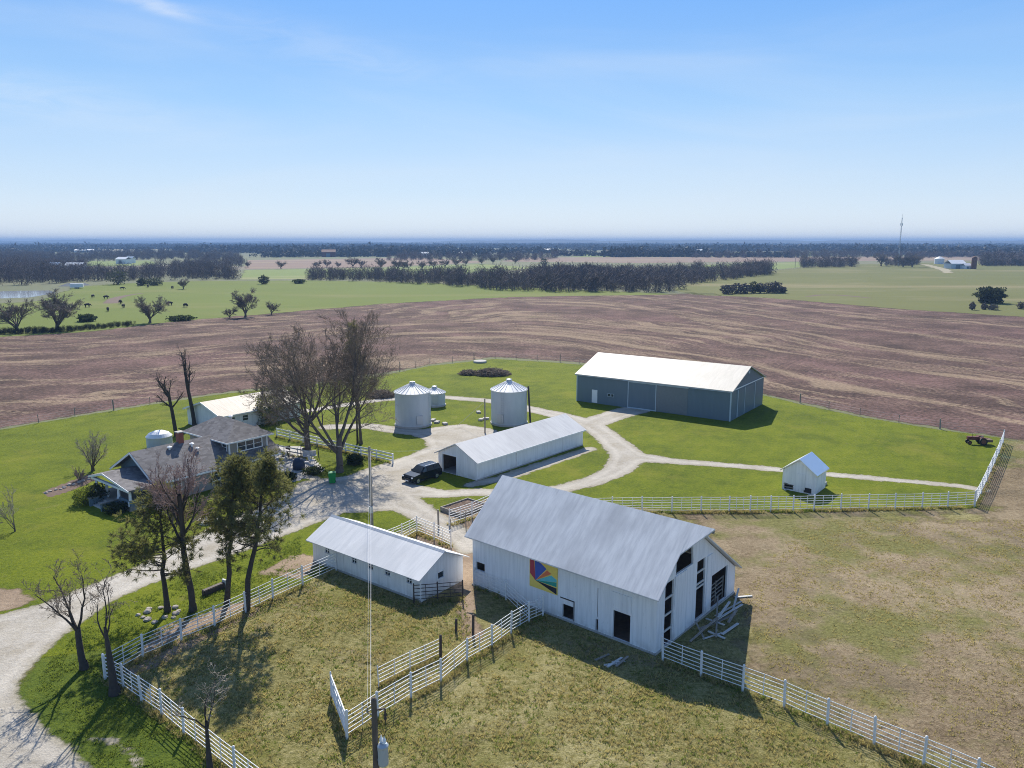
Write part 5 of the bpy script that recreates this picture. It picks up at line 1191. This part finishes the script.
# distant tree lines: low ragged clumps in rows out to the ridges
def distant_woods():
    r = np.random.default_rng(9); Vs = []; n_t = 26
    base = r.standard_normal((n_t, 3)) * np.array([.5, .5, .33]); base[:, 2] += .55
    lines = []
    for i in range(300):
        d = math.exp(r.uniform(math.log(1250), math.log(6400))); x = r.uniform(-.85, .85) * d; L = r.uniform(150, 900) * (.5 + d / 3500); ang = r.normal(0, .22)
        lines.append((x, d, L, ang, r.uniform(8, 14), r.integers(1, 4)))
    for x, d, L, ang, h, rows in lines:
        n = int(L / 9)
        for k in range(rows):
            t = r.uniform(-.5, .5, n) * L; X = x + t * math.cos(ang); Y = d + t * math.sin(ang) + k * 14 + r.normal(0, 4, n)
            clear = np.sin(X * .0031 + 1.3 * np.sin(Y * .0017)) * np.sin(Y * .0042 + 1.1 * np.sin(X * .0023)) + .4 * np.sin(X * .011 + Y * .006)
            q = clear < r.normal(.12, .12, n); X, Y = X[q], Y[q]; n = len(X)
            if not n: continue
            S = h * r.uniform(.55, 1.15, n)
            D = r.standard_normal((n, n_t, 3)) * np.array([.45, .45, .27]); D[..., 2] = np.abs(D[..., 2] + .5)
            C = D * S[:, None, None] + np.stack([X, Y, np.zeros(n)], -1)[:, None]
            T = r.standard_normal((n, n_t, 3, 3)) * (S[:, None, None, None] * .22); T -= T.mean(2, keepdims=True)
            V = C[:, :, None] + T; V[..., 2] = np.maximum(V[..., 2], -.5); Vs.append(V.reshape(-1, 3))
    V = np.concatenate(Vs); me = bpy.data.meshes.new('distant_woods'); fill_mesh(me, V, np.arange(len(V)), np.full(len(V) // 3, 3)); me.materials.append(M['farwood'])
    o = bpy.data.objects.new('distant_woods', me); COL.objects.link(o); tag(o, 'blue hazy tree lines stretching to the horizon', 'woods', None, 'stuff')
distant_woods()

# ================================================================ cattle
def make_cow():
    bm_v = [(-.75, 0, 1.15), (-.35, 0, 1.12), (.2, 0, 1.08), (.62, 0, 1.16), (.95, 0, 1.10), (1.15, 0, .80), (1.32, 0, .45)]
    ed = [(i, i + 1) for i in range(6)]; rad = [.30, .36, .37, .33, .19, .15, .10]
    v = list(bm_v)
    for x, at in ((-.62, 0), (.55, 3)):
        for s in (-.2, .2):
            n = len(v); v += [(x, s, .72), (x + (.06 if at == 0 else -.02), s, .38), (x, s, .02)]; rad += [.15, .075, .07]; ed += [(at, n), (n, n + 1), (n + 1, n + 2)]
    n = len(v); v += [(-1.05, 0, 1.1), (-1.12, 0, .6)]; rad += [.05, .035]; ed += [(0, n), (n, n + 1)]
    n = len(v); v += [(1.12, .2, .9), (1.12, -.2, .9)]; rad += [.05, .05]; ed += [(5, n), (5, n + 1)]
    me = bpy.data.meshes.new('cow'); me.from_pydata(v, ed, []); o = bpy.data.objects.new('cow', me); COL.objects.link(o)
    md = o.modifiers.new('s', 'SKIN'); o.modifiers.new('b', 'SUBSURF').levels = 1
    for i, q in enumerate(me.skin_vertices[0].data): q.radius = (rad[i], rad[i]); q.use_root = i == 2
    dg = bpy.context.evaluated_depsgraph_get(); nm = bpy.data.meshes.new_from_object(o.evaluated_get(dg))
    bpy.data.objects.remove(o); nm.materials.clear(); nm.materials.append(M['cow']); nm.polygons.foreach_set('use_smooth', [True] * len(nm.polygons))
    return nm
COW = make_cow()
for i, (px, py) in enumerate(((122.5, 290), (148, 287.5), (172.5, 289), (106, 299), (120.5, 304), (123.5, 308), (108, 311.5), (87.5, 307.5), (170, 305.5), (185.5, 307.5), (139, 286.5), (93, 298))):
    x, y = g(px, py); o = bpy.data.objects.new('cow', COW); COL.objects.link(o); o.location = (x, y, 0); o.rotation_euler.z = random.uniform(0, 6.28); o.scale = (1.15,) * 3
    tag(o, 'black cow grazing on the green pasture at the left', 'cow', 'black cattle grazing the left pasture')
x, y = g(77, 288.5); t = thing('stock_trailer', 'small white trailer standing near the pond', 'trailer', (x, y, 0), .3)
MB().box(-3.2, 3.2, -1.1, 1.1, .6, 2.7).build('body', M['farwhite'], t, bevel=.1)
for xx in (-.6, .6):
    for s in (-1, 1): wheel(t, xx, s * 1.0, .36, .25)
# dark earth scrape in the pasture
sheet('earth_bank', M['mulch'], .03, .8, 0, lines=[(gs([(111, 303), (114, 299), (122, 296.5), (133, 294.5), (141, 293.5)]), [5, 4, 3, 2, 1.5])])
sheet('earth_bank', M['mulch'], .03, .8, 0, lines=[(gs([(807, 296.5), (820, 295), (836, 295), (850, 296), (870, 298)]), [1.2, 2.5, 3, 3, 1])])

# ================================================================ far farmsteads and mast
def far_building(name, label, px, py, w, d, h, rz, wall='farwhite', roof='farwhite', rh=2.0, cat='building', group=None):
    x, y = g(px, py); t = thing(name, label, cat, (x, y, 0), rz, group)
    MB().box(-w / 2, w / 2, -d / 2, d / 2, 0, h).build('wall', M[wall], t)
    gable_roof(t, 'x', [(-d / 2 - .4, h - .1), (0, h + rh), (d / 2 + .4, h - .1)], -w / 2 - .4, w / 2 + .4, M[roof], .2)
    f = MB(); f.box(-w * .2, w * .1, -d / 2 - .06, -d / 2 - .01, 0, h * .75); f.build('door', M['slate'], t)
    return t
far_building('far_barn', 'white gabled farm building beyond the meadow, beside a dark silo', 954.5, 268.5, 14, 12, 4.6, .05, 'slate_trim', 'farwhite', 3.2)
far_building('far_shed', 'small pale shed between the white farm building and the dark silo', 966, 268.8, 6, 6, 3.0, .05)
x, y = g(939, 264); t = thing('far_grain_bin', 'distant white grain bin left of the white farm building', 'grain bin', (x, y, 0)); MB().lathe([(5, 0), (5, 6)], 28).build('wall', M['farwhite'], t); MB().lathe([(5.3, 6.02), (.6, 8.4)], 28).build('roof', M['binroof'], t)
x, y = g(973.5, 269); t = thing('far_silo', 'dark rusty silo at the right end of the distant farmstead', 'silo', (x, y, 0)); MB().lathe([(2.3, 0), (2.3, 10)], 24).build('wall', M['rust'], t); MB().lathe([(2.4, 10.02), (1.6, 11.2), (.3, 11.8)], 24).build('dome', M['rust'], t)
tag(sheet('farm_track', M['farpale'], .034, 2, 4, lines=[(gs([(925, 264.5), (935, 267), (945, 270), (948, 273)]), [8, 9, 9, 7])]), kind='structure')
for i, (px, py, w) in enumerate(((76, 271.5, 14), (56, 271, 9), (124, 263.6, 15), (131, 262.8, 9), (545, 252, 30), (425, 256.5, 12), (458, 256, 16), (85, 252.5, 40), (960, 252, 20), (300, 256, 14), (700, 252.5, 14))):
    far_building('far_farmhouse', 'far white roofed farm building, a speck among distant woods', px, py, w, w * .6, 5, random.uniform(-.4, .4), 'farwhite', 'farwhite', 2.4, 'building', 'white farm specks among the distant woods')
far_building('far_red_barn', 'tiny red barn on the far tan field, left of centre', 329, 257, 22, 16, 8, .2, 'red', 'rust', 4)

x, y = g(898, 266); MH = 53.0; t = thing('radio_mast', 'tall thin lattice radio mast rising over the horizon at the right', 'radio mast', (x, y, 0))
leg3 = [(0.75 * math.cos(2.094 * i + .4), .75 * math.sin(2.094 * i + .4)) for i in range(3)]
for i in range(3): MB().tube([(leg3[i][0], leg3[i][1], 0), (leg3[i][0] * .45, leg3[i][1] * .45, MH - 4)], .11, 6).build('leg', M['steelgrey'], t)
b = MB(); n = 30
for k in range(n):
    z0, z1 = (MH - 4) * k / n, (MH - 4) * (k + 1) / n; s0, s1 = 1 - .55 * k / n, 1 - .55 * (k + 1) / n
    for i in range(3):
        p, q = leg3[i], leg3[(i + 1) % 3]; b.bar((p[0] * s0, p[1] * s0, z0), (q[0] * s1, q[1] * s1, z1), .09)
b.build('bracing', M['steelgrey'], t)
MB().tube([(0, 0, MH - 4.5), (0, 0, MH)], .08, 6).build('top_aerial', M['steelgrey'], t)
a = MB()
for i in range(3):
    p = leg3[i]; a.box(p[0] * 1.6 - .25, p[0] * 1.6 + .25, p[1] * 1.6 - .25, p[1] * 1.6 + .25, 41, 43.4); a.bar((0, 0, 42), (p[0] * 1.6, p[1] * 1.6, 42), .12)
a.build('antenna_panels', M['farwhite'], t)
# a line of poles along the far pasture
for i, px in enumerate((795, 1016, 700)):
    x, y = g(px, (268, 263, 270)[i]); t = MB().tube([(0, 0, 0), (0, 0, 9.5)], [.2, .15], 8).build('utility_pole', M['oldwood'], loc=(x, y, 0)); tag(t, 'tiny distant utility pole beyond the meadow', 'utility pole', 'tiny distant utility poles')

# ================================================================ grass tufts (nobody could count them)
def tufts(name, label, polys, n, mat, seed, hgt=(.08, .22), holes=(), nb=5):
    r = np.random.default_rng(seed); A = [np.array(gs(p)) if not isinstance(p, np.ndarray) else p for p in polys]
    Vs = []
    for P in A:
        x0, y0 = P.min(0); x1, y1 = P.max(0); m = n
        X, Y = r.uniform(x0, x1, m), r.uniform(y0, y1, m); k = in_poly(X, Y, P)
        pat = np.sin(X * .9 + 2 * np.sin(Y * .55 + seed)) * np.sin(Y * 1.1 + 2 * np.sin(X * .47)) + .6 * np.sin(X * 2.9 + Y * 2.3) * np.sin(Y * 3.3 - X * 1.7)
        k &= (pat + r.normal(0, .5, m)) > -.1
        for H in holes: k &= ~in_poly(X, Y, H)
        X, Y = X[k], Y[k]; c = len(X); B0 = np.stack([X, Y, np.zeros(c)], -1)[:, None] + np.concatenate([r.normal(0, .05, (c, nb, 2)), np.zeros((c, nb, 1))], -1)
        h = r.uniform(*hgt, (c, 1)) * r.uniform(.6, 1.1, (c, nb)); D = np.concatenate([r.normal(0, .55, (c, nb, 2)), np.ones((c, nb, 1))], -1) * h[..., None]
        a = r.uniform(0, 6.28, (c, nb)); S = np.stack([np.cos(a), np.sin(a), np.zeros_like(a)], -1) * (.016 + .05 * h[..., None])
        Vs.append(np.stack([B0 - S, B0 + S, B0 + D], 2).reshape(-1, 3))
    V = np.concatenate(Vs); V[:, 2] += .004; me = bpy.data.meshes.new(name); fill_mesh(me, V, np.arange(len(V)), np.full(len(V) // 3, 3)); me.materials.append(M[mat])
    o = bpy.data.objects.new(name, me); COL.objects.link(o); tag(o, label, 'grass', None, 'stuff')
def footprint(x, y, deg, W, L, m=.1):
    a = R(deg); X = np.array([math.cos(a), math.sin(a)]); Y = np.array([-X[1], X[0]]); o = np.array([x, y])
    return [tuple(o + X * u + Y * v) for u, v in ((-m, -m), (W + m, -m), (W + m, L + m), (-m, L + m))]
HOLES = [footprint(8.79, 43.62, 49.74, 11.26, 15.3), footprint(-6.42, 50.64, 52.62, 4.53, 11.78)]
PAD = [(126, 664), (250, 604), (305, 584), (336, 572), (420, 606), (466, 590), (472, 640), (545, 618), (655, 658), (780, 707), (900, 757), (1000, 800), (1040, 900), (150, 900), (200, 760)]
tufts('grass', 'straw coloured grass tufts across the near paddock', [PAD], 46000, 'drygrass', 1, holes=HOLES)
tufts('grass', 'green grass tufts across the near paddock', [PAD], 20000, 'greengrass', 2, (.07, .18), holes=HOLES)
tufts('grass', 'scattered grass tufts on the dry lot right of the barn', [[(740, 600), (800, 520), (1060, 520), (1200, 800), (1010, 790), (780, 700)]], 26000, 'drygrass', 3, (.06, .16), holes=HOLES)
tufts('grass', 'long grass on the verge between the drive and the pipe fence', [[(30, 694), (55, 655), (80, 632), (116, 606), (200, 574), (300, 537), (302, 580), (180, 625), (124, 658), (118, 690), (200, 750), (240, 800), (130, 800), (92, 762), (50, 722)]], 26000, 'greengrass', 4, (.08, .2))

strips = []
for F in FENCES:
    for a, b in zip(F[:-1], F[1:]):
        d = (b - a).normalized(); w_ = Vector((-d.y, d.x, 0)) * .35
        strips.append(np.array([((a - w_).x, (a - w_).y), ((b - w_).x, (b - w_).y), ((b + w_).x, (b + w_).y), ((a + w_).x, (a + w_).y)]))
tufts('grass', 'taller dry grass left standing along the fence lines', strips, 260, 'drygrass', 5, (.12, .38), nb=6)
tufts('grass', 'green weeds growing along the fence lines', strips, 160, 'greengrass', 6, (.10, .30), nb=6)

# ================================================================ light, sky, air, camera
SUN_EL, SUN_AZ = R(41.5), R(-5.5)          # azimuth from +y, towards +x
sd = Vector((math.cos(SUN_EL) * math.sin(SUN_AZ), math.cos(SUN_EL) * math.cos(SUN_AZ), math.sin(SUN_EL)))
L_ = bpy.data.lights.new('sun', 'SUN'); L_.energy = 5.0; L_.angle = R(.5); L_.color = (1, .94, .83)
so = bpy.data.objects.new('sun', L_); COL.objects.link(so); so.rotation_euler = (-sd).to_track_quat('-Z', 'Y').to_euler(); so.location = (0, 0, 50)
w = bpy.data.worlds.new('World'); SC.world = w; w.use_nodes = True; nt = w.node_tree; bg = nt.nodes['Background']
sky = nt.nodes.new('ShaderNodeTexSky'); sky.sky_type = 'NISHITA'; sky.sun_disc = False
sky.sun_elevation = SUN_EL; sky.sun_rotation = SUN_AZ; sky.altitude = 300; sky.air_density = 1.0; sky.dust_density = .6; sky.ozone_density = 2.0
tc = nt.nodes.new('ShaderNodeTexCoord')
SKY, EXPO = .105, .46
sep = nt.nodes.new('ShaderNodeSeparateXYZ'); nt.links.new(tc.outputs['Generated'], sep.inputs[0])
rp = nt.nodes.new('ShaderNodeValToRGB'); nt.links.new(sep.outputs[2], rp.inputs[0]); el = rp.color_ramp.elements
while len(el) < 4: el.new(.5)
kk = 1 / (SKY * 2 ** EXPO)
for e_, (p_, c_) in zip(el, ((0, (.90, .94, .97)), (.06, (.64, .78, .93)), (.16, (.36, .61, .94)), (.29, (.155, .41, .90)))): e_.position = p_; e_.color = (*c_, 1)
sc_ = nt.nodes.new('ShaderNodeVectorMath'); sc_.operation = 'SCALE'; nt.links.new(rp.outputs[0], sc_.inputs[0]); sc_.inputs['Scale'].default_value = kk
fm = nt.nodes.new('ShaderNodeMapRange'); fm.interpolation_type = 'SMOOTHSTEP'; nt.links.new(sep.outputs[2], fm.inputs[0]); fm.inputs[1].default_value = .22; fm.inputs[2].default_value = .6; fm.inputs[3].default_value = .9; fm.inputs[4].default_value = 0
fa = nt.nodes.new('ShaderNodeMapRange'); fa.interpolation_type = 'SMOOTHSTEP'; nt.links.new(sep.outputs[1], fa.inputs[0]); fa.inputs[1].default_value = -.3; fa.inputs[2].default_value = .55; fa.inputs[3].default_value = .15
ml = nt.nodes.new('ShaderNodeMath'); ml.operation = 'MULTIPLY'; nt.links.new(fm.outputs[0], ml.inputs[0]); nt.links.new(fa.outputs[0], ml.inputs[1])
tn = nt.nodes.new('ShaderNodeMix'); tn.data_type = 'RGBA'; tn.blend_type = 'MULTIPLY'; tn.inputs[0].default_value = 1; nt.links.new(sky.outputs[0], tn.inputs[6]); tn.inputs[7].default_value = (.80, 1.0, 1.25, 1)
m0 = nt.nodes.new('ShaderNodeMix'); m0.data_type = 'RGBA'; nt.links.new(ml.outputs[0], m0.inputs[0]); nt.links.new(tn.outputs[2], m0.inputs[6]); nt.links.new(sc_.outputs[0], m0.inputs[7])
mp = nt.nodes.new('ShaderNodeMapping'); mp.inputs[3].default_value = (1.0, .6, 5.0); mp.inputs[2].default_value = (0, R(6), 0); nt.links.new(tc.outputs['Generated'], mp.inputs[0])
nz = nt.nodes.new('ShaderNodeTexNoise'); nz.inputs['Scale'].default_value = 1.7; nz.inputs['Detail'].default_value = 7; nz.inputs['Distortion'].default_value = .8; nt.links.new(mp.outputs[0], nz.inputs['Vector'])
mr = nt.nodes.new('ShaderNodeMapRange'); mr.interpolation_type = 'SMOOTHSTEP'; mr.inputs[1].default_value = .46; mr.inputs[2].default_value = .82; mr.inputs[4].default_value = .28; nt.links.new(nz.outputs['Fac'], mr.inputs[0])
mx = nt.nodes.new('ShaderNodeMix'); mx.data_type = 'RGBA'; nt.links.new(mr.outputs[0], mx.inputs[0]); nt.links.new(m0.outputs[2], mx.inputs[6]); mx.inputs[7].default_value = (.80 * kk, .87 * kk, .95 * kk, 1)
def wm(op, a, b=0.0):
    n = nt.nodes.new('ShaderNodeMath'); n.operation = op
    for i, v in enumerate((a, b)):
        if isinstance(v, (int, float)): n.inputs[i].default_value = v
        else: nt.links.new(v, n.inputs[i])
    return n.outputs[0]
az_ = wm('ARCTAN2', sep.outputs[0], sep.outputs[1]); el_ = wm('ARCSINE', sep.outputs[2])
n2 = nt.nodes.new('ShaderNodeTexNoise'); n2.inputs['Scale'].default_value = 9; n2.inputs['Detail'].default_value = 8; n2.inputs['Roughness'].default_value = .65; n2.inputs['Distortion'].default_value = 1.2
mp2 = nt.nodes.new('ShaderNodeMapping'); mp2.inputs[3].default_value = (1, 1, 5); nt.links.new(tc.outputs['Generated'], mp2.inputs[0]); nt.links.new(mp2.outputs[0], n2.inputs['Vector'])
tot = None
for ca, ce, wa, we, sl, am in ((-20.7, 16.3, 1.7, .38, -.12, .9), (-26.2, 14.9, 4.2, .30, -.10, .55), (-22.5, 14.1, 1.9, .25, -.15, .3), (-12, 12.6, 9, 1.3, -.2, .16), (-30, 8.5, 9, 1.3, -.15, .22)):
    da = wm('SUBTRACT', az_, R(ca)); de = wm('SUBTRACT', wm('SUBTRACT', el_, R(ce)), wm('MULTIPLY', da, sl))
    e2 = wm('ADD', wm('POWER', wm('DIVIDE', da, R(wa)), 2), wm('POWER', wm('DIVIDE', de, R(we)), 2))
    k_ = wm('MULTIPLY', wm('EXPONENT', wm('MULTIPLY', e2, -1)), am); tot = k_ if tot is None else wm('ADD', tot, k_)
mr2 = nt.nodes.new('ShaderNodeMapRange'); nt.links.new(n2.outputs['Fac'], mr2.inputs[0]); mr2.inputs[1].default_value = .3; mr2.inputs[2].default_value = .62
cf = wm('MINIMUM', wm('MULTIPLY', tot, mr2.outputs[0]), 1.0)
mx3 = nt.nodes.new('ShaderNodeMix'); mx3.data_type = 'RGBA'; nt.links.new(cf, mx3.inputs[0]); nt.links.new(mx.outputs[2], mx3.inputs[6]); mx3.inputs[7].default_value = (.92 * kk, .95 * kk, .99 * kk, 1)
nt.links.new(mx3.outputs[2], bg.inputs['Color']); bg.inputs['Strength'].default_value = SKY

hz = MB(); hz.box(-11500, 11500, -11500, 11500, -1.0, 58); m = bpy.data.materials.new('air'); m.use_nodes = True; n = m.node_tree.nodes
n.remove(n['Principled BSDF']); pv = n.new('ShaderNodeVolumePrincipled'); pv.inputs['Color'].default_value = (.29, .48, .80, 1); pv.inputs['Density'].default_value = .00019; pv.inputs['Anisotropy'].default_value = 0
m.node_tree.links.new(pv.outputs[0], n['Material Output'].inputs['Volume'])
HZ = hz.build('haze', m); tag(HZ, kind='stuff'); HZ.display_type = 'WIRE'
HZ['label'] = 'thin blue air between the farm and the horizon'; HZ['category'] = 'haze'

cam = bpy.data.cameras.new('camera'); cam.sensor_width = 36; cam.lens = 36 * FPX / 1024; cam.clip_end = 40000; cam.clip_start = .5
co = bpy.data.objects.new('camera', cam); COL.objects.link(co); co.location = (0, 0, CAM_H); co.rotation_euler = (math.pi / 2 - PITCH, 0, 0); SC.camera = co
vs_ = SC.view_settings; SC.display_settings.display_device = 'sRGB'; vs_.view_transform = 'Standard'; vs_.look = 'None'; vs_.exposure = EXPO; vs_.gamma = 1; vs_.use_curve_mapping = False
SC.cycles.max_bounces = 6; SC.cycles.diffuse_bounces = 3; SC.cycles.glossy_bounces = 3; SC.cycles.transparent_max_bounces = 16; SC.cycles.volume_bounces = 0
SC.cycles.use_denoising = True; SC.cycles.denoising_prefilter = 'NONE'; SC.cycles.filter_width = 1.0; SC.cycles.volume_step_rate = 1
